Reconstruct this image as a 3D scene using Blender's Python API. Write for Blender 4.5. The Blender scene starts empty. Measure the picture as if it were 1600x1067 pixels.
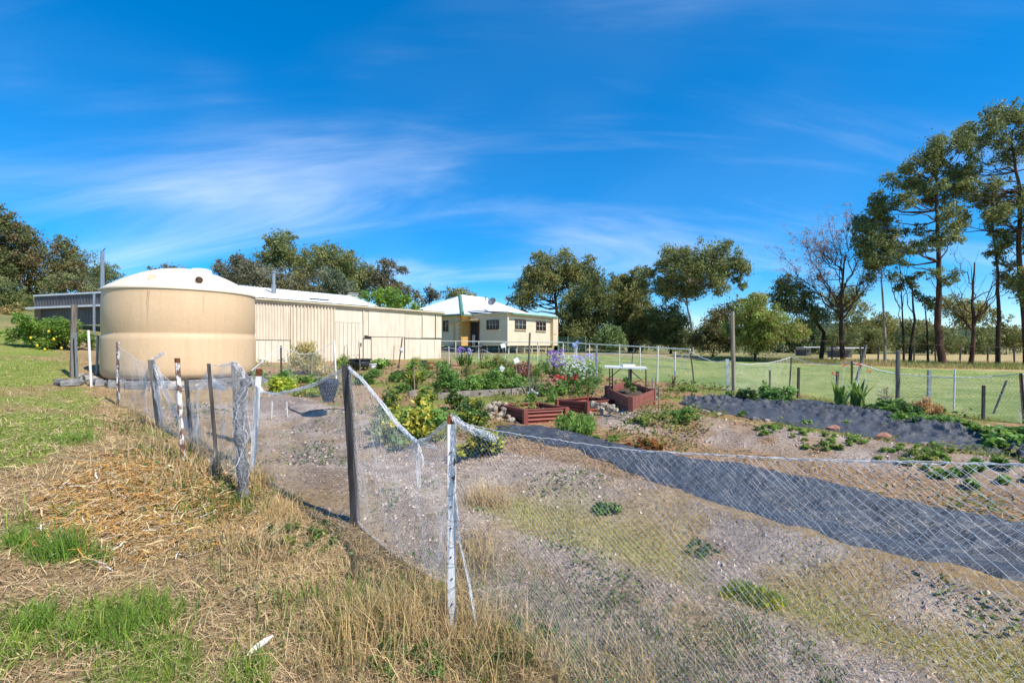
import bpy, math, random
import numpy as np
rng = np.random.default_rng(11)
random.seed(5)
R = math.radians
scene = bpy.context.scene
COL = scene.collection
# ---------------------------------------------------------------- camera, sky, sun, exposure
F, CX, HY, CAMZ = 740.0, 800.0, 540.0, 1.6      # focal length in photo pixels, principal column, horizon row, eye height
cam_d = bpy.data.cameras.new('camera'); cam = bpy.data.objects.new('camera', cam_d); COL.objects.link(cam)
cam_d.sensor_width = 36; cam_d.lens = F/1600*36; cam_d.shift_y = (HY-533.5)/1600
cam_d.clip_start = .02; cam_d.clip_end = 6000
cam.location = (0, 0, CAMZ); cam.rotation_euler = (R(90), 0, 0); scene.camera = cam
SUN_AZ = np.array([.79, -.61]); SUN_AZ /= np.linalg.norm(SUN_AZ); SUN_EL = R(50)
sun_dir = (SUN_AZ[0]*math.cos(SUN_EL), SUN_AZ[1]*math.cos(SUN_EL), math.sin(SUN_EL))
sl = bpy.data.lights.new('sun', 'SUN'); sun = bpy.data.objects.new('sun', sl); COL.objects.link(sun)
sl.energy = 4.6; sl.angle = R(.5); sl.color = (1, .955, .88)
import mathutils
sun.rotation_euler = mathutils.Vector(sun_dir).to_track_quat('Z', 'Y').to_euler(); sun.location = (10, -10, 20)
w = bpy.data.worlds.new('World'); scene.world = w; w.use_nodes = True
nt = w.node_tree; nt.nodes.clear()
def N(t, typ, **kw):
    n = t.nodes.new(typ)
    for k, v in kw.items(): setattr(n, k, v)
    return n
sky = N(nt, 'ShaderNodeTexSky'); sky.sky_type = 'NISHITA'; sky.sun_disc = False
sky.sun_elevation = SUN_EL; sky.sun_rotation = math.atan2(SUN_AZ[0], SUN_AZ[1])
sky.air_density = .9; sky.dust_density = 0.0; sky.ozone_density = 5.0; sky.altitude = 1200
hs = N(nt, 'ShaderNodeHueSaturation'); hs.inputs['Saturation'].default_value = 1.9; hs.inputs['Value'].default_value = 2.1; hs.inputs['Hue'].default_value = .503
gam = N(nt, 'ShaderNodeGamma'); gam.inputs[1].default_value = .72; nt.links.new(sky.outputs[0], gam.inputs[0]); nt.links.new(gam.outputs[0], hs.inputs['Color'])
tc = N(nt, 'ShaderNodeTexCoord'); sx = N(nt, 'ShaderNodeSeparateXYZ'); nt.links.new(tc.outputs['Generated'], sx.inputs[0])
def M(op, a, b=None, c=None, t=nt):
    n = N(t, 'ShaderNodeMath', operation=op)
    for i, v in enumerate((a, b, c)):
        if v is None: continue
        if isinstance(v, (int, float)): n.inputs[i].default_value = v
        else: t.links.new(v, n.inputs[i])
    return n.outputs[0]
den = M('ADD', M('MAXIMUM', sx.outputs[2], 0.0), .32)
cb = N(nt, 'ShaderNodeCombineXYZ'); nt.links.new(M('DIVIDE', sx.outputs[0], den), cb.inputs[0]); nt.links.new(M('DIVIDE', sx.outputs[1], den), cb.inputs[1])
def cloud(rot, scl, loc, scale, detail, lo, hi, dist=.6, rough=.55):
    mp = N(nt, 'ShaderNodeMapping'); mp.inputs['Rotation'].default_value = (0, 0, R(rot)); mp.inputs['Scale'].default_value = (*scl, 1); mp.inputs['Location'].default_value = (*loc, 0)
    nt.links.new(cb.outputs[0], mp.inputs[0])
    no = N(nt, 'ShaderNodeTexNoise'); no.inputs['Scale'].default_value = scale; no.inputs['Detail'].default_value = detail; no.inputs['Distortion'].default_value = dist; no.inputs['Roughness'].default_value = rough
    nt.links.new(mp.outputs[0], no.inputs[0])
    mr = N(nt, 'ShaderNodeMapRange', interpolation_type='SMOOTHSTEP'); mr.inputs[1].default_value = lo; mr.inputs[2].default_value = hi
    nt.links.new(no.outputs[0], mr.inputs[0]); return mr.outputs[0]
veil = cloud(-12, (.8, 1.0), (7.3, 4.4), .8, 3, .40, .70, .6)
streak = cloud(-32, (.45, 1.5), (9.1, 3.2), 1.2, 9, .44, .82, .9, .58)
wisp = cloud(28, (.28, 1.9), (1.4, 6.6), 1.1, 9, .52, .84, .7, .56)
low = N(nt, 'ShaderNodeMapRange', interpolation_type='SMOOTHSTEP'); low.inputs[1].default_value = .5; low.inputs[2].default_value = .02; nt.links.new(sx.outputs[2], low.inputs[0])
cl = M('ADD', M('MULTIPLY', veil, M('MULTIPLY_ADD', streak, .48, .03)), M('MULTIPLY', wisp, .30))
cl = M('ADD', cl, M('MULTIPLY', low.outputs[0], M('MULTIPLY_ADD', streak, .30, .05)))
cl = M('MINIMUM', cl, .85)
mixc = N(nt, 'ShaderNodeMix', data_type='RGBA'); nt.links.new(cl, mixc.inputs[0]); nt.links.new(hs.outputs[0], mixc.inputs[6]); mixc.inputs[7].default_value = (6.9, 7.7, 8.9, 1)
bg = N(nt, 'ShaderNodeBackground'); bg.inputs[1].default_value = .11; nt.links.new(mixc.outputs[2], bg.inputs[0])
wo = N(nt, 'ShaderNodeOutputWorld'); nt.links.new(bg.outputs[0], wo.inputs[0])
vs = scene.view_settings; vs.view_transform = 'Standard'; vs.look = 'None'; vs.exposure = 0.48; vs.gamma = 1
scene.render.engine = 'CYCLES'
try: scene.cycles.transparent_max_bounces = 12; scene.cycles.max_bounces = 6
except Exception: pass

# ---------------------------------------------------------------- helpers
def nz(x, y, s=1.0, seed=0, oct=3):
    x = np.asarray(x, float); y = np.asarray(y, float); out = np.zeros(np.broadcast(x, y).shape); amp = 1; tot = 0
    for o in range(oct):
        X = x*s*2**o+17.3*seed+o*5.1; Y = y*s*2**o-9.7*seed+o*3.3
        xi = np.floor(X).astype(np.int64); yi = np.floor(Y).astype(np.int64); fx = X-xi; fy = Y-yi
        fx = fx*fx*(3-2*fx); fy = fy*fy*(3-2*fy)
        def h(a, b):
            k = (a*374761393+b*668265263+seed*1442695) & 0x7fffffff
            k = ((k ^ (k >> 13))*1274126177) & 0x7fffffff
            return ((k ^ (k >> 16)) & 0xffff)/65535.0
        v = (h(xi, yi)*(1-fx)+h(xi+1, yi)*fx)*(1-fy)+(h(xi, yi+1)*(1-fx)+h(xi+1, yi+1)*fx)*fy
        out += v*amp; tot += amp; amp *= .5
    return out/tot
def sm(a, b, x):
    t = np.clip((np.asarray(x, float)-a)/(b-a), 0, 1); return t*t*(3-2*t)
def lin(c):
    return tuple((v/255/12.92 if v/255 <= .04045 else ((v/255+.055)/1.055)**2.4) for v in c)

class MB:
    """collects geometry for one mesh"""
    def __init__(s): s.v = []; s.q = []; s.t = []; s.c = []; s.n = 0; s.sm = False
    def add(s, V, Q=None, T=None, C=None):
        V = np.asarray(V, float).reshape(-1, 3)
        if Q is not None and len(Q): s.q.append(np.asarray(Q, np.int64).reshape(-1, 4)+s.n)
        if T is not None and len(T): s.t.append(np.asarray(T, np.int64).reshape(-1, 3)+s.n)
        if C is None: C = (1, 1, 1)
        C = np.asarray(C, float); s.c.append(np.broadcast_to(C, (len(V), 3)) if C.ndim == 1 else C)
        s.v.append(V); s.n += len(V); return s
    def box(s, o, a, b, c, C=None):
        o, a, b, c = (np.asarray(k, float) for k in (o, a, b, c))
        V = [o, o+a, o+a+b, o+b, o+c, o+a+c, o+a+b+c, o+b+c]
        return s.add(V, [[0, 3, 2, 1], [4, 5, 6, 7], [0, 1, 5, 4], [1, 2, 6, 5], [2, 3, 7, 6], [3, 0, 4, 7]], C=C)
    def cbox(s, c, sx, sy, sz, rot=0, C=None):
        a = np.array([math.cos(rot), math.sin(rot), 0]); b = np.array([-a[1], a[0], 0])
        return s.box(np.asarray(c, float)-a*sx/2-b*sy/2, a*sx, b*sy, (0, 0, sz), C)
    def tube(s, P, r, n=6, C=None, cap=True):
        P = np.asarray(P, float); m = len(P); r = np.broadcast_to(np.asarray(r, float), (m,))
        T = np.gradient(P, axis=0); T /= np.linalg.norm(T, axis=1, keepdims=True)+1e-9
        up = np.where(np.abs(T[:, 2:3]) > .9, np.array([[1., 0, 0]]), np.array([[0, 0, 1.]]))
        A = np.cross(T, up); A /= np.linalg.norm(A, axis=1, keepdims=True)+1e-9
        for i in range(1, m):
            a = A[i-1]-T[i]*np.dot(A[i-1], T[i]); l = np.linalg.norm(a)
            if l > 1e-6: A[i] = a/l
        B = np.cross(T, A); th = np.arange(n)/n*2*math.pi
        V = P[:, None]+r[:, None, None]*(np.cos(th)[None, :, None]*A[:, None]+np.sin(th)[None, :, None]*B[:, None])
        i, j = np.meshgrid(np.arange(m-1), np.arange(n), indexing='ij'); k = (j+1) % n
        Q = np.stack([i*n+j, i*n+k, (i+1)*n+k, (i+1)*n+j], -1).reshape(-1, 4)
        T_ = []
        if cap: T_ = [[0, a+1, a] for a in range(1, n-1)]+[[(m-1)*n, (m-1)*n+a, (m-1)*n+a+1] for a in range(1, n-1)]
        return s.add(V.reshape(-1, 3), Q, T_, C)
    def lathe(s, c, prof, n=48, C=None):
        prof = np.asarray(prof, float); m = len(prof); th = np.arange(n)/n*2*math.pi
        V = np.stack([c[0]+prof[:, 0:1]*np.cos(th), c[1]+prof[:, 0:1]*np.sin(th), c[2]+np.repeat(prof[:, 1:2], n, 1)], -1)
        i, j = np.meshgrid(np.arange(m-1), np.arange(n), indexing='ij'); k = (j+1) % n
        return s.add(V.reshape(-1, 3), np.stack([i*n+j, i*n+k, (i+1)*n+k, (i+1)*n+j], -1).reshape(-1, 4), C=C)
    def grid(s, V, C=None):
        V = np.asarray(V, float); m, n = V.shape[:2]; i, j = np.meshgrid(np.arange(m-1), np.arange(n-1), indexing='ij')
        return s.add(V.reshape(-1, 3), np.stack([i*n+j, i*n+j+1, (i+1)*n+j+1, (i+1)*n+j], -1).reshape(-1, 4), C=None if C is None else (C if np.ndim(C) == 1 else np.asarray(C).reshape(-1, 3)))
    def build(s, name, mat, parent=None, smooth=False, **tags):
        V = np.concatenate(s.v); q = np.concatenate(s.q) if s.q else np.zeros((0, 4), np.int64); t = np.concatenate(s.t) if s.t else np.zeros((0, 3), np.int64)
        off = np.zeros(3)
        if parent is None:
            off = np.array([(V[:, 0].min()+V[:, 0].max())/2, (V[:, 1].min()+V[:, 1].max())/2, V[:, 2].min()])
        else: off = np.array(parent.get('_o', (0, 0, 0)))
        me = bpy.data.meshes.new(name); me.vertices.add(len(V)); me.vertices.foreach_set('co', (V-off).astype(np.float32).ravel())
        nl = len(q)*4+len(t)*3; me.loops.add(nl); me.loops.foreach_set('vertex_index', np.concatenate([q.ravel(), t.ravel()]).astype(np.int32))
        me.polygons.add(len(q)+len(t)); st = np.concatenate([np.arange(len(q))*4, len(q)*4+np.arange(len(t))*3])
        me.polygons.foreach_set('loop_start', st.astype(np.int32))
        me.polygons.foreach_set('use_smooth', np.full(len(q)+len(t), bool(smooth)))
        me.update(calc_edges=True); me.validate()
        ca = me.color_attributes.new('Col', 'FLOAT_COLOR', 'POINT'); c = np.concatenate(s.c)
        ca.data.foreach_set('color', np.concatenate([c, np.ones((len(c), 1))], 1).astype(np.float32).ravel())
        me.materials.append(mat)
        o = bpy.data.objects.new(name, me); COL.objects.link(o)
        if parent is None: o.location = off; o['_o'] = tuple(off)
        else: o.parent = parent; o['_o'] = tuple(off)
        tag(o, **tags); return o
def tag(o, label=None, cat=None, group=None, kind=None):
    if label: o['label'] = label
    if cat: o['category'] = cat
    if group: o['group'] = group
    if kind: o['kind'] = kind
    return o
def empty(name, loc, label, cat, group=None):
    o = bpy.data.objects.new(name, None); COL.objects.link(o); o.location = loc; o.empty_display_size = .2
    o['_o'] = tuple(float(v) for v in loc); return tag(o, label, cat, group)

# ---------------------------------------------------------------- materials
def mat_base(name):
    m = bpy.data.materials.new(name); m.use_nodes = True; t = m.node_tree; b = t.nodes['Principled BSDF']; return m, t, b
def noise(t, scale, detail=4, rough=.6, coord='Object', stretch=None):
    c = N(t, 'ShaderNodeTexCoord'); n = N(t, 'ShaderNodeTexNoise'); n.inputs['Scale'].default_value = scale; n.inputs['Detail'].default_value = detail; n.inputs['Roughness'].default_value = rough
    if stretch:
        mp = N(t, 'ShaderNodeMapping'); mp.inputs['Scale'].default_value = stretch; t.links.new(c.outputs[coord], mp.inputs[0]); t.links.new(mp.outputs[0], n.inputs[0])
    else: t.links.new(c.outputs[coord], n.inputs[0])
    return n.outputs[0]
def ramp(t, fac, stops):
    r = N(t, 'ShaderNodeValToRGB'); e = r.color_ramp.elements
    while len(e) < len(stops): e.new(.5)
    for i, (p, c) in enumerate(stops): e[i].position = p; e[i].color = (*c, 1)
    t.links.new(fac, r.inputs[0]); return r.outputs[0]
def bump(t, b, h, strength, dist=.02):
    bn = N(t, 'ShaderNodeBump'); bn.inputs['Strength'].default_value = strength; bn.inputs['Distance'].default_value = dist
    t.links.new(h, bn.inputs['Height']); t.links.new(bn.outputs[0], b.inputs['Normal'])
def mulc(t, a, b, blend='MULTIPLY', f=1.0):
    n = N(t, 'ShaderNodeMix', data_type='RGBA', blend_type=blend)
    if isinstance(f, (int, float)): n.inputs[0].default_value = f
    else: t.links.new(f, n.inputs[0])
    for i, v in ((6, a), (7, b)):
        if isinstance(v, tuple): n.inputs[i].default_value = (*v, 1)
        else: t.links.new(v, n.inputs[i])
    return n.outputs[2]
def mat(name, c1, c2=None, scale=6, rough=.8, bmp=.15, stretch=None, spec=.3, metal=0, lo=.35, hi=.65, detail=5, dist=.01, fine=None):
    m, t, b = mat_base(name); c2 = c2 or tuple(v*.72 for v in c1)
    n = noise(t, scale, detail, .6, 'Object', stretch); col = ramp(t, n, [(lo, c2), (hi, c1)])
    if fine:
        n2 = noise(t, fine, 3); col = mulc(t, col, ramp(t, n2, [(.3, (.7, .7, .7)), (.7, (1.15, 1.15, 1.15))]))
    t.links.new(col, b.inputs['Base Color']); b.inputs['Roughness'].default_value = rough; b.inputs['Specular IOR Level'].default_value = spec; b.inputs['Metallic'].default_value = metal
    if bmp: bump(t, b, noise(t, scale*3, 4, .6, 'Object', stretch), bmp, dist)
    return m
def mat_leaf(name, trans=.3, rough=.5, spec=.35):
    m, t, b = mat_base(name); a = N(t, 'ShaderNodeAttribute', attribute_name='Col')
    t.links.new(a.outputs['Color'], b.inputs['Base Color']); b.inputs['Roughness'].default_value = rough; b.inputs['Specular IOR Level'].default_value = spec
    tr = N(t, 'ShaderNodeBsdfTranslucent'); t.links.new(a.outputs['Color'], tr.inputs[0]); mx = N(t, 'ShaderNodeMixShader'); mx.inputs[0].default_value = trans
    t.links.new(b.outputs[0], mx.inputs[1]); t.links.new(tr.outputs[0], mx.inputs[2]); t.links.new(mx.outputs[0], t.nodes['Material Output'].inputs[0]); return m
def mat_flake(name, thr, paint=(.78, .76, .72), under=(.10, .045, .025)):
    m, t, b = mat_base(name); n = noise(t, 22, 5, .65, 'Object', (1, 1, .35))
    f = N(t, 'ShaderNodeMapRange'); f.inputs[1].default_value = thr-.03; f.inputs[2].default_value = thr+.03; t.links.new(n, f.inputs[0])
    ru = ramp(t, noise(t, 40, 4), [(.35, under), (.7, (.30, .13, .06))])
    t.links.new(mulc(t, ru, paint, 'MIX', f.outputs[0]), b.inputs['Base Color']); b.inputs['Roughness'].default_value = .75
    bump(t, b, f.outputs[0], .5, .003); return m
LEAF = mat_leaf('leaf', .42); GRASS = mat_leaf('grass_blade', .25, .6, .25); DRY = mat_leaf('dry_blade', .15, .75, .15); PETAL = mat_leaf('petal', .3, .6, .2)
BARK_D = mat('dark_bark', (.085, .062, .045), (.03, .022, .017), 5, .95, .6, (1, 1, .25), .1, dist=.05)
BARK_P = mat('pale_bark', (.42, .36, .29), (.16, .12, .09), 3, .9, .4, (1, 1, .3), .1, dist=.04)
BARK_R = mat('reddish_bark', (.13, .075, .05), (.05, .03, .022), 5, .95, .5, (1, 1, .25), .1, dist=.04)
FLAKE_W = mat_flake('flaking_white_paint', .36); FLAKE_B = mat_flake('mostly_bare_white_paint', .52, under=(.035, .028, .024)); RUST = mat('rust', (.24, .09, .035), (.09, .035, .02), 40, .9, .4, None, .1)
WHITEP = mat('white_painted_metal', (.74, .74, .71), (.60, .59, .55), 9, .6, .08)
TIMB = mat('weathered_timber', (.27, .235, .20), (.10, .082, .068), 8, .9, .5, (3, 3, .22), .15, dist=.006)
TIMB_D = mat('dark_grey_stake', (.13, .115, .105), (.05, .043, .038), 9, .9, .5, (3, 3, .2), .15, dist=.006)
TIMB_L = mat('pale_timber_pole', (.40, .33, .24), (.22, .17, .12), 7, .9, .4, (3, 3, .2), .15, dist=.006)
STEEL = mat('galvanised_steel', (.40, .41, .42), (.26, .27, .28), 12, .45, .05, None, .5, .6)
DARKST = mat('dark_steel_picket', (.045, .042, .04), (.10, .06, .04), 14, .7, .1, None, .3)
NETM = mat('white_net_thread', (.80, .80, .80), (.66, .67, .69), 5, .7, 0, None, .2)
NETF = mat('fine_net_thread', (.72, .73, .74), (.58, .59, .6), 5, .7, 0, None, .2)
NETG = mat('grey_rolled_netting', (.30, .30, .31), (.10, .10, .10), 30, .9, .9, (1, 1, 2.2), .1, dist=.02)
ROCK = mat('garden_rock', (.58, .48, .37), (.30, .235, .175), 7, .9, .6, None, .2, fine=45)
ROCK_D = mat('grey_slab_rock', (.30, .28, .27), (.14, .13, .125), 6, .9, .6, None, .2, fine=40)
# ---------------------------------------------------------------- terrain
CP = np.array([(0, 0, 0), (-.34, 2.66, 0), (-1.47, 4.3, 0.0), (2, 2, -.04), (4, 4, -.04), (-4.05, 5.8, .17), (-8.07, 9.7, .42), (-9.3, 13.4, .72), (-10.3, 19, .93), (-4.1, 27.5, .88),
  (0, 40, .95), (-6, 46, 1.0), (6.4, 13.7, .36), (24.4, 27, .30), (.2, 8.6, .18), (6, 9, .16), (8, 7.4, .08), (10.4, 10.4, .2), (-12, 11, .88), (-9, 6, .55), (-28, 26, 2.9), (-60, 60, 7.5),
  (-2, 1.5, .06), (-4, 2.5, .2), (-3, -3, .1), (3, -3, -.05), (60, 60, .4), (0, 15, .45), (12, 25, .45), (14, 40, .8), (40, 35, .2), (0, 90, 1.6), (60, 140, 1), (160, 160, 1), (-120, 140, 16), (0, 260, 3), (300, 300, 2), (-300, 300, 30),
  (-16, 20, 1.6), (-20, 15, 1.9), (8, -20, 0), (-20, -20, .5), (40, -20, -.3), (400, 0, 0), (-400, 0, 20), (0, 600, 4), (-300, -300, 0), (300, -300, 0)], float)
def _rb(r): return np.sqrt(r*r+9.0)
_A = _rb(np.linalg.norm(CP[:, None, :2]-CP[None, :, :2], axis=2)); _n = len(CP)
_S = np.zeros((_n+3, _n+3)); _S[:_n, :_n] = _A; _S[:_n, _n] = 1; _S[:_n, _n+1:] = CP[:, :2]; _S[_n, :_n] = 1; _S[_n+1:, :_n] = CP[:, :2].T
_W = np.linalg.solve(_S, np.concatenate([CP[:, 2], np.zeros(3)]))
WD = np.array([.74, -.67]); WD /= np.linalg.norm(WD); ND = np.array([-WD[1], WD[0]]); P0 = np.array([-.34, 2.66])
def qp(x, y):
    rx = np.asarray(x)-P0[0]; ry = np.asarray(y)-P0[1]; return rx*ND[0]+ry*ND[1], rx*WD[0]+ry*WD[1]
def hz0(x, y):
    x = np.asarray(x, float); y = np.asarray(y, float); z = _W[_n]+_W[_n+1]*x+_W[_n+2]*y
    for i in range(_n): z = z+_W[i]*_rb(np.hypot(x-CP[i, 0], y-CP[i, 1]))
    return z
RIDGES = [(.95, .42, .13, -9.5, 9), (2.62, .42, .17, -9.5, 9), (3.85, .45, .12, -3.2, 9), (6.25, .75, .26, -2.6, 7), (8.7, .7, .10, -4.2, 7)]
def hz(x, y):
    z = hz0(x, y); q, p = qp(x, y)
    for qc, s, a, p0, p1 in RIDGES:
        qq = q+.12*(nz(p, q*.3, .8, 5, 2)-.5)
        z = z+a*np.exp(-((qq-qc)/s)**2)*sm(p0-.6, p0+.6, p)*(1-sm(p1-1, p1+1, p))
    near = np.exp(-(np.hypot(x, y)/16)**2)
    z = z+near*(.07*(nz(x, y, 1.1, 2, 3)-.5)+.035*(nz(x, y, 6, 3, 2)-.5))
    return z
def G(px, py):
    """point of the ground seen at a pixel of the photograph"""
    dx, dz = (px-CX)/F, (HY-py)/F; ys = np.concatenate([np.arange(.4, 40, .02), np.arange(40, 200, .5)])
    d = CAMZ+dz*ys-hz(dx*ys, ys); i = np.argmax(d < 0)
    y = ys[i] if d.min() < 0 else 60.
    return np.array([dx*y, y, float(hz(dx*y, y))])
def at(px, py, Z): return np.array([(px-CX)/F*Z, Z, CAMZ+(HY-py)/F*Z])
def poly_mask(poly, x, y):
    pts = np.array([G(*k)[:2] for k in poly]); x = np.asarray(x); y = np.asarray(y); ins = np.zeros(x.shape, bool); j = len(pts)-1
    for i in range(len(pts)):
        xi, yi = pts[i]; xj, yj = pts[j]
        c = ((yi > y) != (yj > y)) & (x < (xj-xi)*(y-yi)/(yj-yi+1e-12)+xi); ins ^= c; j = i
    return ins
LAWN_L = [(0, 512), (60, 530), (110, 560), (118, 596), (150, 625), (150, 668), (110, 700), (40, 728), (0, 742), (-500, 900), (-900, 700), (-500, 520)]
GREEN_F = [[(-40, 1067), (-30, 975), (40, 930), (90, 925), (130, 945), (230, 928), (275, 955), (255, 1000), (300, 1040), (340, 1100), (100, 1200)], [(0, 830), (40, 800), (60, 850), (20, 880)], [(80, 800), (130, 790), (140, 880), (95, 900)], [(350, 1030), (420, 1030), (430, 1080), (330, 1090)]]
HUSK = [(110, 760), (170, 715), (300, 728), (372, 770), (385, 810), (290, 835), (190, 860), (120, 850), (60, 800)]
LAWN_R = [(690, 561), (860, 573), (960, 590), (1080, 601), (1150, 610), (1250, 616), (1400, 638), (1500, 648), (1600, 661), (1900, 700), (2200, 640), (1700, 585), (1500, 578), (1280, 569), (1100, 563), (940, 556), (800, 553)]
FARGOLD = [(1240, 569), (1500, 578), (1700, 585), (2400, 600), (2400, 552), (1600, 552), (1300, 554)]
MATS = [[(772, 682), (850, 690), (930, 712), (1010, 748), (1100, 788), (1220, 828), (1400, 880), (1600, 945), (1750, 1000), (1800, 880), (1600, 825), (1480, 800), (1330, 762), (1150, 722), (1060, 716), (965, 700), (900, 677), (830, 666)], [(1063, 633), (1130, 647), (1200, 656), (1300, 676), (1400, 692), (1500, 705), (1590, 712), (1700, 735), (1700, 705), (1560, 690), (1450, 668), (1360, 640), (1280, 628), (1200, 621), (1130, 618)]]
def on_mat(x, y): return poly_mask(MATS[0], x, y) | poly_mask(MATS[1], x, y)
def zones(x, y):
    """surface cover at ground points: weights for each kind of cover"""
    x = np.asarray(x, float); y = np.asarray(y, float); q, p = qp(x, y)
    jx = x+.35*(nz(x, y, 1.6, 8)-.5); jy = y+.35*(nz(x, y, 1.6, 9)-.5)
    n1 = nz(x, y, .8, 4); n2 = nz(x, y, 2.2, 6)
    Z = {}
    far = np.hypot(x, y) > 14
    Z['lawn_r'] = poly_mask(LAWN_R, jx, jy).astype(float)
    Z['gold'] = poly_mask(FARGOLD, jx, jy).astype(float)
    Z['lawn_l'] = poly_mask(LAWN_L, jx, jy)*(.25+.75*sm(.30, .48, n1+.22*(n2-.5)))
    g = np.zeros(x.shape)
    for pl in GREEN_F: g = np.maximum(g, poly_mask(pl, jx, jy))
    Z['green'] = g*sm(.25, .45, n2)
    Z['husk'] = poly_mask(HUSK, jx, jy).astype(float)
    qj = q+.3*(n2-.5)
    row = (sm(.15, .4, qj)*(1-sm(3.15, 3.4, qj)))*sm(-9.8, -9, p)*(1-sm(9, 10, p))
    moundA = sm(5.2, 5.5, qj)*(1-sm(7.0, 7.3, qj))*sm(-3.2, -2.4, p)*(1-sm(7, 8, p))
    pathy = np.exp(-((qj-1.75)/.42)**2)*sm(-2.6, -1.4, p)*sm(.22, .42, n1)
    Z['soil'] = np.clip(np.maximum(row, moundA)-.9*pathy-.7*sm(.56, .70, n2)-.55*sm(.55, .68, nz(x, y, .6, 67, 3)), 0, 1)
    Z['yellow'] = np.clip(pathy+.9*np.exp(-((qj-7.55)/.22)**2)*sm(-3.5, -2.5, p)*sm(.3, .5, n2), 0, 1)
    Z['inner'] = ((q > 3.2) & (q < 18) & (y < 26))*(1-Z['lawn_r'])*1.0
    Z['innergreen'] = Z['inner']*sm(.5, .62, nz(x, y, .7, 14)+.15*(n2-.5))*(1-Z['soil'])
    edge = np.exp(-((q+.18)/.3)**2)*sm(-9, -7, p)
    Z['edge'] = edge
    om = ~on_mat(x, y)
    for k_ in ('yellow', 'innergreen', 'soil'): Z[k_] = Z[k_]*om
    Z['mat'] = 1.0-om
    return Z
def ground_color(x, y):
    Z = zones(x, y); n1 = nz(x, y, 1.3, 21, 4); n2 = nz(x, y, 5, 22, 3); n3 = nz(x, y, .11, 23, 3)
    def mixc(a, b, f): return np.array(a)[None]*(1-f[:, None])+np.array(b)[None]*f[:, None]
    dry = mixc((.30, .19, .095), (.48, .335, .17), n1)
    col = dry
    def over(c, wgt):
        nonlocal col; col = col*(1-wgt[:, None])+c*wgt[:, None]
    dist = np.hypot(x, y); over(mixc((.20, .21, .075), (.36, .29, .13), sm(.35, .65, n3)), sm(22, 40, dist))
    over(mixc((.36, .26, .155), (.40, .20, .09), n1), Z['inner']*.9)
    over(mixc((.17, .22, .045), (.25, .28, .07), n1), Z['innergreen']*.8)
    over(mixc((.20, .27, .05), (.33, .34, .085), n1), Z['lawn_l'])
    over(mixc((.10, .18, .03), (.17, .24, .05), n1), Z['green']*.8)
    over(mixc((.48, .30, .10), (.55, .40, .18), n2), Z['husk']*.8)
    nb = nz(x, y, .55, 66, 4); over(mixc((.31, .23, .18), (.56, .445, .365), sm(.25, .75, n1*.4+n2*.35+.25*nb)), Z['soil']); over(mixc((.26, .165, .095), (.34, .24, .14), n2), Z['soil']*sm(.50, .68, nb)*.4)
    over(mixc((.34, .30, .10), (.42, .36, .13), n1), Z['yellow']*.9)
    over(mixc((.21, .285, .075), (.37, .385, .135), sm(.25, .75, .6*nz(x, y, .5, 61, 4)+.4*n2)), Z['lawn_r'])
    over(mixc((.42, .31, .14), (.52, .40, .19), n1), Z['gold'])
    return np.clip(col*(.86+.28*n2[:, None]), 0, 1)
def axis(c, lo, hi, n, cs, far):
    k = math.asinh(far/cs); t = np.linspace(-1, 1, n); v = c+cs*np.sinh(k*t); return v[(v > lo) & (v < hi)]
gx = axis(0, -900, 900, 400, 1.4, 900); gy = axis(3, -25, 1500, 450, 1.4, 1500)
GX, GY = np.meshgrid(gx, gy, indexing='xy'); GZ = hz(GX, GY)
gcol = ground_color(GX.ravel(), GY.ravel())
def ground_mat():
    m, t, b = mat_base('ground'); a = N(t, 'ShaderNodeAttribute', attribute_name='Col')
    n1 = noise(t, 28, 6, .7); n2 = noise(t, 120, 3, .6); n3 = noise(t, 5, 4, .6)
    c = mulc(t, a.outputs['Color'], ramp(t, n1, [(.30, (.52, .50, .48)), (.5, (.98, .98, .98)), (.72, (1.32, 1.3, 1.26))]))
    c = mulc(t, c, ramp(t, n2, [(.3, (.72, .72, .72)), (.7, (1.2, 1.2, 1.2))])); c = mulc(t, c, ramp(t, n3, [(.3, (.85, .85, .85)), (.7, (1.1, 1.1, 1.1))]))
    t.links.new(c, b.inputs['Base Color']); b.inputs['Roughness'].default_value = .95; b.inputs['Specular IOR Level'].default_value = .1
    ad = M('ADD', n1, M('MULTIPLY', n2, .4, t=t), t=t); bump(t, b, ad, .9, .035); return m
gm = MB(); gm.grid(np.stack([GX, GY, GZ], -1), gcol); ground = gm.build('ground', ground_mat(), smooth=True, kind='structure')
# far wooded hills beyond the paddock
def hill_strip(az0, az1, r0, top, seed, c):
    az = np.radians(np.linspace(az0, az1, 160)); rows = np.linspace(0, 1, 14); V = []
    for k in rows:
        rr = r0+k*500; prof = top*(.45+.9*nz(np.degrees(az), az*0, .09, seed, 4))*math.sin(min(1, k*1.25)*math.pi/2*1.0)
        V.append(np.stack([np.sin(az)*rr, np.cos(az)*rr, prof+8*nz(np.degrees(az), az*0+k*9, .9, seed+1, 3)-6], -1))
    mb = MB(); mb.grid(np.array(V)); return mb
HILLM = mat('wooded_hill', (.075, .095, .05), (.03, .045, .028), .035, 1, .8, None, .05, detail=8, dist=6)
hill_strip(-80, 80, 900, 44, 3, None).build('hills', HILLM, smooth=True, kind='structure')

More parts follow.
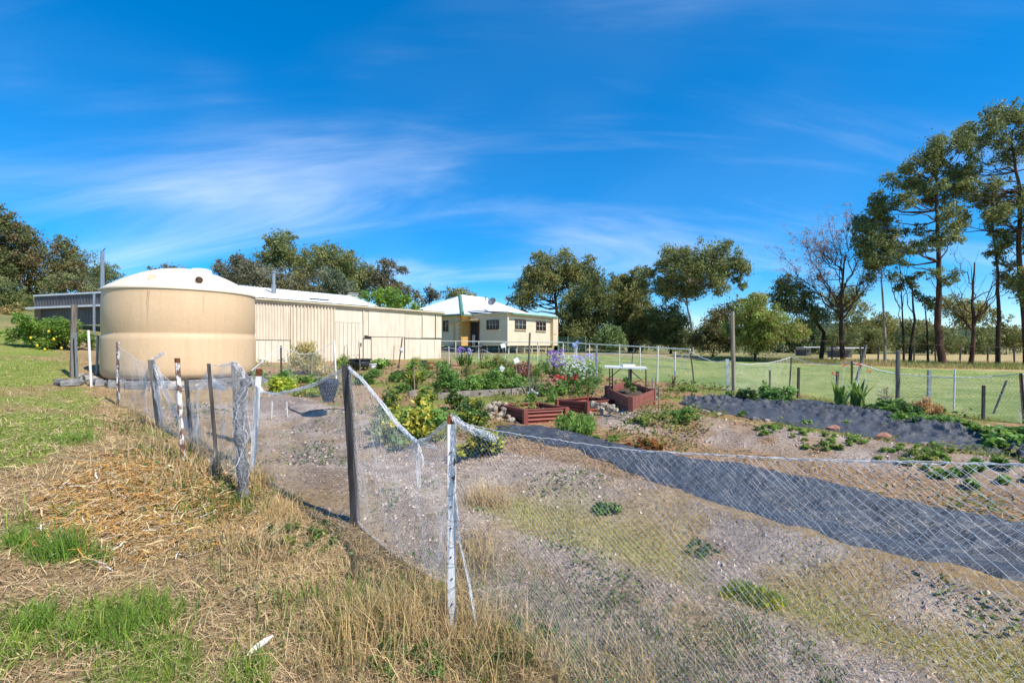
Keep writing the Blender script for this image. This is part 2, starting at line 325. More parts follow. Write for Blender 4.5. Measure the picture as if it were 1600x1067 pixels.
# ---------------------------------------------------------------- grass, straw and clods (nobody could count them)
def sample_near(n, r0, r1, az=58):
    r = np.exp(rng.uniform(math.log(r0), math.log(r1), n)); a = np.radians(rng.uniform(-az, az, n)); return r*np.sin(a), r*np.cos(a), r
def jit(c, n, v=.25):
    c = np.asarray(c, float); c = np.broadcast_to(c, (n, 3)); return np.clip(c*(1+rng.uniform(-v, v, (n, 1)))*(1+rng.uniform(-.08, .08, (n, 3))), 0, 1)
def blades(mb, x, y, h, wd, lean, C, z=None, flat=0.0):
    """bent three-point grass blades"""
    n = len(x); h = np.broadcast_to(h, n); wd = np.broadcast_to(wd, n); lean = np.broadcast_to(lean, n)
    z = hz(x, y) if z is None else z; B = np.stack([x, y, z-.01], -1); a = rng.uniform(0, 2*math.pi, n); D = np.stack([np.cos(a), np.sin(a), 0*a], -1)
    s = rng.uniform(0, 2*math.pi, n); S = np.stack([np.cos(s), np.sin(s), 0*s], -1)*wd[:, None]/2
    up = np.array([0, 0, 1.]); l1 = np.minimum(lean, 1.4)[:, None]*.5; l2 = np.minimum(lean*1.25, 1.52)[:, None]
    mid = B+h[:, None]*.5*(np.cos(l1)*up+np.sin(l1)*D); tip = mid+h[:, None]*.5*(np.cos(l2)*up+np.sin(l2)*D)
    V = np.stack([B-S, B+S, mid+S*.8, mid-S*.8, tip], 1).reshape(-1, 3); o = np.arange(n)*5
    mb.add(V, np.stack([o, o+1, o+2, o+3], -1), np.stack([o+3, o+2, o+4], -1), np.repeat(C, 5, 0))
def litter(mb, x, y, L, wd, C, lift=.012, tilt=.25):
    n = len(x); L = np.broadcast_to(L, n); wd = np.broadcast_to(wd, n); z = hz(x, y)+lift*rng.uniform(.2, 2, n); a = rng.uniform(0, math.pi, n)
    D = np.stack([np.cos(a), np.sin(a), rng.normal(0, tilt, n)], -1)*L[:, None]/2; S = np.stack([-np.sin(a), np.cos(a), rng.normal(0, .3, n)], -1)*wd[:, None]/2
    c = np.stack([x, y, z], -1); bow = np.stack([0*x, 0*x, L*rng.uniform(-.05, .12, n)], -1)+S*rng.normal(0, 2.5, (n, 1))
    V = np.stack([c-D-S, c-D+S, c+S+bow, c-S+bow, c+D+S*.6, c+D-S*.6], 1).reshape(-1, 3); o = np.arange(n)*6
    mb.add(V, np.concatenate([np.stack([o, o+1, o+2, o+3], -1), np.stack([o+3, o+2, o+4, o+5], -1)]), None, np.repeat(C, 6, 0))
gg = MB(); dg = MB(); st = MB(); yg = MB()
x, y, r = sample_near(300000, 1.1, 20); Z = zones(x, y); u = rng.random(len(x)); q, p = qp(x, y); sz = np.clip(r/3.2, .75, 2.6)
out = (q < .34)
open_ = 1-np.clip(Z['soil']+Z['husk'], 0, 1)
# green turf of the left lawn and the foreground patches
k = out & (u < .75*np.maximum(Z['lawn_l'], Z['green'])); n = k.sum()
blades(gg, x[k], y[k], rng.gamma(5, .009, n)*(1+1.4*Z['green'][k])*np.sqrt(sz[k]), .0042*sz[k], rng.uniform(.3, 1.5, n), jit((.19, .28, .045), n, .4)*(1+.5*rng.random((n, 1))*np.array([[1, .5, .3]])))
# dry turf
k = out & ~k & (Z['husk'] < .5) & (u < .62); n = k.sum()
blades(dg, x[k], y[k], rng.gamma(4, .010, n)*np.sqrt(sz[k]), .0034*sz[k], rng.uniform(.5, 1.55, n), jit(np.where(rng.random((n, 1)) < .35, [[.52, .32, .13]], [[.55, .42, .22]]), n, .45))
k2 = out & (Z['husk'] < .5) & (u > .66); n = k2.sum()
litter(st, x[k2], y[k2], rng.uniform(.04, .13, n)*np.sqrt(sz[k2]), .0035*sz[k2], jit((.50, .37, .20), n, .45), .015, .3)
# long bleached and green weeds along the foot of the net
x, y, r = sample_near(170000, 1.2, 14); q, p = qp(x, y); nn = nz(x, y, 1.4, 31); sz = np.clip(r/3, .8, 2.2)
e = np.exp(-((q+.22)/.34)**2)*sm(-9.5, -7, p)*(q < .4); u = rng.random(len(x))
k = (u < e*(.35+.9*sm(.35, .6, nn))) & (rng.random(len(x)) < .8); n = k.sum()
tall = .13+.34*sm(.35, .7, nz(x[k], y[k], 2.0, 33))
blades(dg, x[k], y[k], tall*rng.uniform(.35, 1.05, n), .0042*sz[k], rng.uniform(.1, 1.35, n), jit((.50, .36, .18), n, .42))
k = (u < e*1.2*sm(.45, .65, nz(x, y, 1.6, 35))) & (rng.random(len(x)) < .42); n = k.sum()
blades(gg, x[k], y[k], rng.uniform(.06, .24, n), .007*sz[k], rng.uniform(.1, 1.2, n), jit((.14, .20, .035), n, .5))
# corn husks and straw in a heap
x, y, r = sample_near(130000, 2.2, 8); k = (zones(x, y)['husk'] > .5) | ((poly_mask([(40, 800), (130, 715), (260, 690), (400, 750), (420, 840), (300, 880), (150, 900), (40, 860)], x, y)) & (rng.random(len(x)) < .3)); x, y, r = x[k], y[k], r[k]; n = len(x); sz = np.clip(r/3.5, .8, 2)
hu = np.where(rng.random((n, 1)) < .6, np.array([[.50, .27, .075]]), np.array([[.62, .46, .24]]))
hu = np.where(rng.random((n, 1)) < .05, np.array([[.80, .74, .62]]), hu)
husk = MB(); litter(husk, x, y, rng.uniform(.03, .17, n), rng.uniform(.002, .007, n)*sz, jit(hu, n, .3), .035, .22)
husk.build('corn_husk_straw', DRY, label='heap of orange and bleached corn husks spread on the dry grass', cat='straw', kind='stuff')
# yellowed grass on the garden paths
x, y, r = sample_near(110000, 1.6, 16); Z = zones(x, y); u = rng.random(len(x)); sz = np.clip(r/3.2, .8, 2.6)
k = u < Z['yellow']*.95; n = k.sum()
blades(yg, x[k], y[k], rng.gamma(5, .011, n)*np.sqrt(sz[k]), .0042*sz[k], rng.uniform(.3, 1.4, n), jit(np.where(rng.random((n, 1)) < .7, [[.46, .40, .12]], [[.25, .30, .06]]), n, .3))
k = (u < Z['innergreen']*.7) & (r > 4); n = k.sum()
blades(yg, x[k], y[k], rng.gamma(5, .010, n)*np.sqrt(sz[k]), .005*sz[k], rng.uniform(.3, 1.3, n), jit((.22, .27, .05), n, .4))
k = (u > .6) & (Z['inner'] > .5) & (Z['mat'] < .5) & (Z['soil'] < .3) & (Z['innergreen'] < .4); n = k.sum()
litter(st, x[k], y[k], rng.uniform(.05, .15, n)*np.sqrt(sz[k]), .004*sz[k], jit((.45, .30, .16), n, .4))
# brown litter where weeds and trodden straw cover the near rows, and crumbs blown onto the mat edges
x, y, r = sample_near(95000, 1.5, 13); Z = zones(x, y); q, p = qp(x, y); sz = np.clip(r/3.2, .8, 2.4); k = (q > .1) & (q < 3.4) & (Z['mat'] < .5) & (p > -9) & (rng.random(len(x)) < .55*(1-Z['soil'])+.1); n = k.sum()
litter(st, x[k], y[k], rng.uniform(.02, .10, n), .0026*sz[k], jit(np.where(rng.random((n, 1)) < .4, [[.24, .15, .08]], [[.46, .33, .19]]), n, .4), .01, .35)
k = (Z['mat'] > .5) & (rng.random(len(x)) < .9*sm(.60, .75, nz(x, y, 2.2, 91, 3))); n = k.sum(); litter(st, x[k], y[k], rng.uniform(.015, .06, n), .003*sz[k], jit((.38, .29, .2), n, .4), .05, .3)
# clods, crumbs and dead stalks on the dug rows
x, y, r = sample_near(125000, 1.2, 16); Z = zones(x, y); k = rng.random(len(x)) < Z['soil']*.85; x, y, r = x[k], y[k], r[k]; n = len(x)
cl = MB(); ns = n*2//5; s = np.minimum(rng.gamma(2, .0025, ns),.014)*np.clip(r[:ns]/3, .7, 1.9); dirs = np.array([(1, 0, 0), (-.4, .9, 0), (-.5, -.8, 0), (0, 0, 1.0)])
V = np.stack([x[:ns], y[:ns], hz(x[:ns], y[:ns])+s*.1], -1)[:, None]+(dirs[None]+rng.normal(0, .25, (ns, 4, 3)))*s[:, None, None]; o = np.arange(ns)*4
cl.add(V.reshape(-1, 3), None, np.concatenate([np.stack([o, o+1, o+3], -1), np.stack([o+1, o+2, o+3], -1), np.stack([o+2, o, o+3], -1)]), np.repeat(np.where(rng.random((ns, 1)) < .02, [[.68, .60, .52]], jit((.47, .37, .30), ns, .4)), 4, 0))
CLOD = mat_leaf('soil_clod', 0.0, .95, .05)
cl.build('soil_clods', CLOD, label='crumbly pale clods on the dug garden rows', cat='soil', kind='stuff')
litter(st, x[ns:], y[ns:], rng.uniform(.015, .07, n-ns), .0028*np.clip(r[ns:]/3, .8, 2.2), jit(np.where(rng.random((n-ns, 1)) < .5, [[.13, .09, .065]], [[.46, .35, .25]]), n-ns, .4), .008, .3)
# weeds under the net on the near row
x, y, r = sample_near(50000, 1.2, 6); q, p = qp(x, y); nn = nz(x, y, 1.5, 41); u = rng.random(len(x))
k = (q > .05) & (q < 1.2) & (u < .8*sm(.52, .66, nn)*(p > -2.5)); n = k.sum()
blades(gg, x[k], y[k], rng.uniform(.02, .10, n), .007, rng.uniform(.2, 1.4, n), jit((.15, .21, .05), n, .45))
# tufts of tall green grass and the bleached clumps inside the white post
def tuft(mb, px, py, n, rad, h, wdt, c, lean=.8):
    g = G(px, py); X = g[0]+rng.normal(0, rad, n); Y = g[1]+rng.normal(0, rad, n); blades(mb, X, Y, h*rng.uniform(.4, 1.05, n), wdt, rng.uniform(.05, lean, n), jit(c, n, .35))
for a in [(98, 870, 260, .07, .30), (30, 852, 200, .06, .2), (150, 880, 120, .05, .18), (62, 985, 220, .06, .16), (210, 975, 500, .14, .15), (160, 1000, 400, .12, .13), (395, 1050, 120, .04, .09), (120, 690, 300, .15, .22), (60, 960, 160, .05, .12), (240, 800, 60, .05, .1)]:
    tuft(gg, *a[:2], a[2], a[3], a[4], .0062, (.15, .26, .035), 1.0)
for a in [(760, 790, 420, .11, .36), (740, 880, 260, .1, .3), (640, 985, 300, .14, .36), (560, 1010, 240, .14, .34), (800, 1040, 320, .14, .3), (400, 760, 260, .1, .34), (430, 810, 300, .12, .3), (200, 650, 200, .2, .35), (300, 700, 200, .15, .3), (740, 1000, 300, .1, .3), (980, 1060, 200, .12, .25)]:
    tuft(dg, *a[:2], a[2], a[3], a[4], .0045, (.54, .38, .17), 1.15)
# dry seeding grass under the gum trees
xs = rng.uniform(13, 44, 26000); ys = rng.uniform(26.5, 34, 26000); k = zones(xs, ys)['lawn_r'] < .5; n = k.sum()
blades(yg, xs[k], ys[k], rng.uniform(.1, .42, n), .02, rng.uniform(.1, .8, n), jit(np.where(nz(xs[k], ys[k], .3, 51)[:, None] > .5, [[.46, .36, .15]], [[.24, .28, .07]]), n, .3))
# short tufts of the mown lawn beyond the net and coarse grass under it on the near row
x, y, r = sample_near(70000, 8, 34, 50); Z = zones(x, y); k = (Z['lawn_r'] > .5) & (rng.random(len(x)) < .35+.65*sm(.35, .6, nz(x, y, .9, 81, 3))); n = k.sum()
blades(yg, x[k], y[k], rng.gamma(5, .0038, n)*np.clip(r[k]/14, .8, 2), .0012*r[k], rng.uniform(.5, 1.5, n), jit(np.where(rng.random((n, 1)) < .3, [[.40, .38, .14]], [[.25, .32, .08]]), n, .3))
x, y, r = sample_near(60000, 1.4, 5, 45); q, p = qp(x, y); k = (rng.random(len(x)) < sm(.0, .25, q)*(1-sm(.55, .95, q+.5*(nz(x, y, 1.2, 83)-.5)))*(1-sm(1.2, 2.2, p))*sm(-1.2, -.1, p)*.8); n = k.sum()
blades(gg, x[k], y[k], rng.uniform(.03, .13, n), .0038, rng.uniform(.2, 1.4, n), jit(np.where(rng.random((n, 1)) < .4, [[.30, .26, .10]], [[.14, .20, .055]]), n, .4))
# leafy weeds between the beds
def weeds(mb, x, y, L, cols, h):
    n = len(x); P = np.stack([x, y, hz(x, y)+h*rng.random(n)**1.5], -1); a = rng.uniform(0, 6.283, n); el = rng.normal(.2, .5, n); A = np.stack([np.cos(a)*np.cos(el), np.sin(a)*np.cos(el), np.sin(el)], -1); B = np.cross(A, np.array([0, 0, 1.])+rng.normal(0, .4, (n, 3))); B /= np.linalg.norm(B, axis=1, keepdims=True); L = L[:, None]*rng.uniform(.6, 1.3, (n, 1))
    V = np.stack([P-A*L*.5, P+B*L*.27, P+A*L*.5, P-B*L*.27], 1).reshape(-1, 3); o = np.arange(n)*4; mb.add(V, np.stack([o, o+1, o+2, o+3], -1), None, np.repeat(jit(np.array(cols)[rng.integers(0, len(cols), n)], n, .3), 4, 0))
wd_ = MB(); x, y, r = sample_near(150000, 1.3, 24); Z = zones(x, y); q, p = qp(x, y); nn = nz(x, y, 1.3, 71, 3); u = rng.random(len(x))
k = (u < Z['inner']*(1-Z['soil'])*(1-Z['mat'])*sm(.46, .60, nn)*.9) & (r > 4.5); weeds(wd_, x[k], y[k], .02+.006*r[k], [(.17, .22, .05), (.26, .27, .06), (.12, .17, .04), (.30, .24, .08)], .16)
k = (u < sm(.56, .68, nn)*Z['soil']*.45); weeds(wd_, x[k], y[k], .016+.006*r[k], [(.15, .20, .05), (.24, .25, .07), (.11, .15, .04)], .06)
k = (u < np.exp(-((q+.1)/.4)**2)*sm(.5, .62, nz(x, y, 1.1, 73, 3))*.8) & (p > -8) & (q < .5); weeds(wd_, x[k], y[k], .016+.005*r[k], [(.10, .15, .03), (.20, .22, .04), (.07, .11, .025)], .16)
wd_.build('leafy_weeds', LEAF, label='small leafy weeds spreading over the garden beds and edges', cat='weeds', kind='stuff')
gg.build('green_grass', GRASS, label='tufted green grass of the left lawn and fence edge', cat='grass', kind='stuff')
dg.build('dry_grass', DRY, label='bleached dry grass in the foreground and along the net', cat='grass', kind='stuff')
yg.build('yellow_grass', GRASS, label='yellowing grass on the garden paths and paddock edge', cat='grass', kind='stuff')
st.build('straw_litter', DRY, label='scattered straw and dead stalks over soil and turf', cat='straw', kind='stuff')
# ---------------------------------------------------------------- buildings
D = np.array([.605, .796, 0]); D /= np.linalg.norm(D); NR = np.array([D[1], -D[0], 0])      # along the sheds; towards the garden
E = -NR; UP = np.array([0, 0, 1.])
def sheet_mat(name, c1, c2):
    m, t, b = mat_base(name); c = ramp(t, noise(t, .9, 4), [(.35, c2), (.65, c1)]); c = mulc(t, c, ramp(t, noise(t, 5, 6, .7, 'Object', (1.6, 1.6, .12)), [(.30, (.80, .76, .70)), (.52, (1, 1, 1))])); c = mulc(t, c, ramp(t, noise(t, 2.2, 6, .75), [(.28, (.86, .82, .76)), (.42, (1, 1, 1))]))
    t.links.new(c, b.inputs['Base Color']); b.inputs['Roughness'].default_value = .6; bump(t, b, noise(t, 1.6, 3), .3, .05); return m
CREAM = sheet_mat('cream_painted_sheet', (.72, .61, .475), (.655, .545, .415))
CREAM2 = sheet_mat('paler_cream_sheet', (.74, .64, .505), (.68, .575, .445))
ROOFW = mat('white_roof_sheet', (.82, .83, .84), (.70, .71, .72), 1.5, .45, .05, None, .4)
GAP_SHADE = mat('dark_gap_and_shade', (.05, .045, .04), (.02, .02, .02), 3, .9, 0)
GREENP = mat('green_trim', (.16, .30, .22), (.10, .22, .16), 4, .5, .05)
FASC = mat('cream_fascia', (.72, .61, .43), (.60, .50, .34), 2, .7, .1)
def corr(mb, o, a, L, z, H, nrm, pitch=.09, amp=.012, ns=8):
    """ribbed sheet standing at o, running L along a, H high"""
    m = max(2, int(L/pitch*ns)); s = np.linspace(0, L, m+1); dsp = amp*np.clip(2.4*np.cos(s/pitch*2*math.pi+.4), -1, 1); o = np.asarray(o, float)
    V = np.stack([[o+a*si+nrm*di+UP*z for si, di in zip(s, dsp)], [o+a*si+nrm*di+UP*(z+H) for si, di in zip(s, dsp)]]); mb.grid(V)
def boards(mb, o, a, L, z, H, nrm, bw=.3, gap=.012, th=.02):
    n = max(1, int(round(L/bw))); w_ = L/n
    for i in range(n): mb.box(np.asarray(o)+a*(i*w_+gap/2)+UP*z, a*(w_-gap), nrm*(th+random.uniform(0, .006)), UP*H)
# long cream shed
SB = np.array([-10.3, 19.0, 0]); TOP = 3.48
def t_at(px, o=SB, a=D):
    k = (px-CX)/F; return (k*o[1]-o[0])/(a[0]-k*a[1])
tl, tr_ = -1.6, t_at(690); base = .62
shed = empty('long_shed', tuple(SB+D*(tl+tr_)/2+E*2+UP*base), 'long cream metal shed with white roof and flue behind the water tank', 'shed')
b = MB(); b.box(SB+D*tl+E*.06+UP*base, D*(tr_-tl), E*.1, UP*(TOP-base)); b.box(SB+D*tr_+E*.06+UP*base, -D*.1, E*5, UP*(TOP-base-.05)); b.box(SB+D*tl+E*5+UP*base, D*(tr_-tl), E*.1, UP*(TOP-base)); b.build('wall', CREAM, shed)
def panel(px0, px1, z0, z1, kind, pr=.0, m=CREAM, **kw):
    t0, t1 = t_at(px0), t_at(px1); mb = MB(); o = SB+D*t0+NR*pr
    if kind == 'corr': corr(mb, o+NR*.02, D, t1-t0, z0, z1-z0, NR, **kw)
    elif kind == 'boards': boards(mb, o, D, t1-t0, z0, z1-z0, NR, **kw)
    else: mb.box(o-NR*.03+UP*z0, D*(t1-t0), NR*.05, UP*(z1-z0))
    return mb.build('wall_sheet', m, shed)
zr = lambda py, px: CAMZ+(HY-py)/F*(SB+D*t_at(px))[1]
panel(372, 452.5, zr(531, 430), TOP-.12, 'corr', .02, pitch=.12, amp=.022)
panel(372, 452.5, base, zr(532, 430), 'boards', .0, CREAM2, bw=.26)
panel(453, 522, base, TOP-.1, 'corr', .03, pitch=.16, amp=.035)
panel(522.5, 566, zr(504, 545), TOP-.1, 'flat', .0, CREAM2)
panel(566.5, 575, zr(524, 570), TOP-.1, 'flat', .0)
panel(575.5, 632, zr(526, 600), TOP-.1, 'flat', .012, CREAM2)
panel(580, 631, base, zr(527, 600), 'flat', .004)
panel(632.5, 658.5, zr(528, 640), TOP-.1, 'flat', .004, CREAM); panel(659.5, 679, zr(528, 670), TOP-.1, 'flat', .012, CREAM2); panel(680.5, 689.5, zr(528, 685), TOP-.1, 'flat', .004, CREAM)
panel(632.5, 689, base, zr(530, 660), 'boards', .0, CREAM2, bw=.5)
g_ = MB(); g_.box(SB+D*t_at(632)+NR*.0+UP*(zr(530, 660)), D*(t_at(690)-t_at(632)), NR*.004, UP*.07); g_.build('shade_and_recess', GAP_SHADE, shed); g_ = MB(); g_.box(SB+D*t_at(567)+UP*base, D*(t_at(580)-t_at(567)), NR*.003, UP*(zr(525, 573)-base)); g_.build('shade_and_recess', GAP_SHADE, shed)  # dark strip paints header shadow over lower boards; dark sheet backs the hatch recess
h_ = MB(); boards(h_, SB+D*t_at(567.5)+NR*.006, D, t_at(579)-t_at(567.5), base, zr(530, 573)-base, NR, .24); h_.build('hatch', CREAM2, shed)
d_ = MB(); boards(d_, SB+D*t_at(523)+NR*.02, D, t_at(566)-t_at(523), base+.03, zr(504.5, 545)-base-.03, NR, .22, .015); dr = d_.build('door', CREAM2, shed)
k_ = MB(); k_.box(SB+D*t_at(562)+NR*.04+UP*(base+.95), D*.05, NR*.05, UP*.16); k_.build('handle', DARKST, dr)
for px in (453, 566.5, 659, 680): m_ = MB(); m_.box(SB+D*t_at(px)+NR*.0+UP*(base if px in (453,) else zr(528, px)), D*.05, NR*.06, UP*(TOP-base-.11 if px in (453,) else TOP-.1-zr(528, px))); m_.build('batten', FASC, shed)
m_ = MB(); m_.box(SB+D*tl+NR*.05+UP*(TOP-.13), D*(tr_-tl+.15), NR*.05, UP*.15); m_.box(SB+D*tl+NR*.1+UP*(TOP-.03), D*(tr_-tl+.2), NR*.09, UP*.06); m_.build('fascia', FASC, shed)
te = t_at(586)
def roof_sheet(o, a, L, up, W, pitch=.15, amp=.014):
    mb = MB(); m = int(L/pitch*3); s = np.linspace(0, L, m+1); nrm = np.cross(a, up); nrm /= np.linalg.norm(nrm); nrm = nrm*np.sign(nrm[2])
    dsp = amp*np.cos(s/pitch*2*math.pi); V = np.stack([[o+a*si+nrm*di+up*k for si, di in zip(s, dsp)] for k in (0, W*.5, W)]); mb.grid(V); return mb
su = E*2.31+UP*.66; W = np.linalg.norm(su); su /= W
rf = roof_sheet(SB+D*tl+NR*.22+UP*(TOP+.05), D, te-tl, su, W+.1).build('roof', ROOFW, shed)
m_ = roof_sheet(SB+D*tl+E*2.31+UP*(TOP+.75), D, te-tl, (E*2.6-UP*.7)/np.linalg.norm(E*2.6-UP*.7), 2.7); m_.build('roof', ROOFW, shed)
m_ = roof_sheet(SB+D*(te+.01)+NR*.2+UP*(TOP+.045), D, tr_-te+.1, (E*5-UP*.35)/np.linalg.norm(E*5-UP*.35), 5.2); m_.build('roof', CREAM, shed)
m_ = MB(); V0 = SB+D*(te-.02); m_.add([V0+UP*(TOP-.05), V0+E*2.31+UP*(TOP+.66), V0+E*4.8+UP*(TOP-.05)], None, [[0, 1, 2]]); m_.tube([V0+NR*.2+UP*(TOP+.06), V0+E*2.31+UP*(TOP+.78)], .04, 6); m_.build('gable_end', FASC, shed)
fp = SB+D*t_at(446)+E*1.0; zt = CAMZ+(HY-426)/F*fp[1]; zm = CAMZ+(HY-445)/F*fp[1]
m_ = MB(); m_.tube([fp+UP*(TOP+.25), fp+UP*zm], .10, 14); m_.tube([fp+UP*zm, fp+UP*zt], .07, 14); fl = m_.build('flue', STEEL, shed, smooth=False)
m_ = MB(); m_.tube([fp+UP*zt, fp+UP*(zt+.05)], .1, 14); m_.build('flue_cap', STEEL, fl); m_ = MB(); m_.tube([fp+UP*(TOP+.27), fp+UP*(TOP+.34), fp+UP*(TOP+.36)], [.28, .16, .12], 14); m_.build('flashing', DARKST, fl)
for px in (497, 512): f = SB+D*t_at(px)+E*.3; m_ = MB(); m_.cbox(f+UP*(TOP+.17), .45, .12, .07, math.atan2(D[1], D[0])); m_.build('loose_brick', GAP_SHADE, shed)
# television aerial behind the shed
ap = at(552, 464, 30); m_ = MB(); m_.tube([ap-UP*1.5, ap+UP*.25], .025, 6)
an = empty('roof_aerial', tuple(ap-UP*1.5), 'small white aerial standing above the shed roof ridge', 'aerial'); m_.build('mast', STEEL, an)
for dz in (0, .12, .22):
    m_ = MB(); m_.tube([ap+UP*dz-np.array([.32, 0, 0]), ap+UP*dz+np.array([.32, 0, 0])], .02, 5); m_.build('cross_bar', WHITEP, an)
# ---- grey carport left of the tank
GREYS = mat('charcoal_wall_sheet', (.115, .105, .105), (.085, .078, .08), 2, .5, .04, None, .35); TRIM = mat('pale_gutter', (.70, .72, .76), (.58, .60, .64), 3, .5, .05); BEIGE = mat('beige_end_sheet', (.55, .46, .37), (.45, .37, .3), 2, .7, .08)
Zc = 27.; c0 = at(54, 463, Zc); c1 = at(175, 468, Zc-2.0); ca = (c1-c0)*np.array([1, 1, 0]); Lc = np.linalg.norm(ca); ca /= Lc; cn = np.array([ca[1], -ca[0], 0]); gz = float(hz(c0[0], c0[1]))-.1; zt = c0[2]
cp_ = empty('grey_carport', (c0[0], c0[1], gz), 'low charcoal metal garage with pale gutter behind the lemon bush', 'garage')
m_ = MB(); corr(m_, c0*np.array([1, 1, 0]), ca, Lc, zt-.62, .6, cn, .25, .014); corr(m_, c0*np.array([1, 1, 0])-cn*.3, ca, Lc, gz, zt-.68-gz, cn, .25, .014); m_.build('wall', GREYS, cp_)
m_ = MB(); m_.box(c0*np.array([1, 1, 0])-cn*.05+UP*(zt-.02), ca*Lc, cn*.12, UP*.09); m_.build('roof_edge', TRIM, cp_); m_ = MB(); m_.box(c0*np.array([1, 1, 0])-ca*.6-cn*.02+UP*(zt-.72), ca*(Lc+.6), cn*.14, UP*.10); m_.build('gutter', TRIM, cp_)
o_ = c0*np.array([1, 1, 0]); m_ = MB(); m_.add([o_-ca*.02+UP*gz, o_-ca*1.3-cn*2.5+UP*(gz), o_-ca*1.3-cn*2.5+UP*(zt-.8), o_-ca*.02+UP*zt], [[0, 1, 2, 3]]); m_.build('end_wall', BEIGE, cp_)
m_ = MB(); m_.add([o_+UP*(zt+.03), o_+ca*Lc+UP*(zt+.03), o_+ca*Lc-cn*4+UP*(zt-.2), o_-cn*4+UP*(zt-.2)], [[0, 1, 2, 3]]); m_.build('roof', ROOFW, cp_)
for px in (147,):
    f = at(px, 500, 20.); gg_ = float(hz(f[0], f[1])); m_ = MB(); m_.tube([(f[0], f[1], gg_-.1), (f[0], f[1], zt-.6)], .045, 8); m_.build('post', STEEL, cp_)
# ---- weatherboard house
BOARD = mat('cream_weatherboard', (.74, .64, .48), (.67, .57, .42), 1.3, .6, .04); BOARD_E = mat('buff_sheet_cladding', (.72, .58, .40), (.62, .49, .33), 1.3, .6, .05); OCHRE = mat('ochre_porch_wall', (.66, .40, .13), (.55, .32, .10), 2, .7, .05)
GLASS = mat('window_glass', (.02, .022, .025), (.012, .013, .015), 1, .08, 0, None, .6); WFR = mat('brown_window_frame', (.14, .06, .045), (.10, .045, .035), 3, .6, 0); MUN = mat('pale_glazing_bar', (.55, .50, .42), None, 3, .6, 0)
C0 = np.array([-.38, 40., 0]); FL = 1.60; EV = FL+2.76; LD = 7.06; LE = 4.25; GH = .9
house = empty('weatherboard_house', tuple(C0+UP*GH), 'cream weatherboard house on stumps with white hipped roof and green trim', 'house')
def wb(o, a, L, z0, z1, nrm, name='wall', m=BOARD, bw=.19):
    mb = MB(); n = int((z1-z0)/bw)
    for i in range(n): mb.box(o+UP*(z0+i*(z1-z0)/n), a*L, nrm*(.02+.006*(i % 2)), UP*((z1-z0)/n-.018))
    mb.box(o+UP*z0-nrm*.08, a*L, nrm*.085, UP*(z1-z0)); return mb.build(name, m, house)
wb(C0, D, LD*.94, FL, EV, NR); wb(C0+E*LE, -E, LE, FL, EV, -D)
def win(o, a, nrm, s0, s1, z0, z1, nx=2, nz_=2):
    fr = MB(); p = o+a*s0+UP*z0+nrm*.03; L = s1-s0; H = z1-z0
    for k in (p, p+UP*(H-.08)): fr.box(k-a*.0, a*L, nrm*.06, UP*.08)
    for k in (p+UP*.081, p+a*(L-.08)+UP*.081): fr.box(k, a*.08, nrm*.06, UP*(H-.162))
    f = fr.build('window', WFR, house); g = MB(); g.box(p+a*.05+UP*.05, a*(L-.1), nrm*.015, UP*(H-.1)); g.build('pane', GLASS, f)
    mu = MB()
    for i in range(1, nx+1): mu.box(p+a*(L*i/(nx+1)-.02)+UP*.06, a*.04, nrm*.03, UP*(H-.12))
    for i in range(1, nz_): mu.box(p+a*.06+UP*(H*i/nz_), a*(L-.12), nrm*.034, UP*.03)
    mu.build('glazing_bars', MUN, f); s = MB(); s.box(p-a*.06-UP*.06, a*(L+.12), nrm*.1, UP*.055); s.build('sill', FASC, f)
def tD(px, o=C0, a=D): k = (px-CX)/F; return (k*o[1]-o[0])/(a[0]-k*a[1])
def zz(py, px, o=C0, a=D): return CAMZ+(HY-py)/F*(o+a*tD(px, o, a))[1]
win(C0, D, NR, tD(804), tD(821), zz(515, 812), zz(499.5, 812), 2, 2); win(C0, D, NR, tD(837), tD(852), zz(517, 845), zz(502.5, 845), 2, 2)
win(C0, E, -D, tD(780, C0, E), tD(761, C0, E), zz(515, 770, C0, E), zz(500, 770, C0, E), 3, 2)
m_ = MB(); m_.box(C0-D*.03+NR*.03+UP*(FL-.05), D*.09, -NR*.09, UP*(EV-FL+.03)); m_.build('corner_board', BOARD, house)
o_ = C0+D*LD*.94; m_ = MB(); m_.box(o_-NR*1+UP*(FL), D*.9, NR*1.35, UP*(EV-FL-.1)); m_.build('end_porch', BOARD_E, house); m_ = MB(); m_.box(o_+NR*.352+UP*(FL+1.1), D*.9, NR*.03, UP*.06); m_.build('rail_board', FASC, house)
for q_ in [C0+D*s-NR*.1 for s in np.arange(.3, LD, 1.15)]+[C0+E*s+D*.1 for s in np.arange(1., LE+5, 1.3)]: m_ = MB(); m_.cbox((q_[0], q_[1], GH-.2), .12, .12, FL-GH+.2); m_.build('stump', MUN, house)
m_ = MB(); m_.box(C0+UP*(FL-.2)-NR*.05, D*LD, -NR*.05, UP*.195); m_.box(C0+E*LE+D*.05+UP*(FL-.2), -E*LE, D*.05, UP*.195); m_.build('floor_bearer', GAP_SHADE, house)
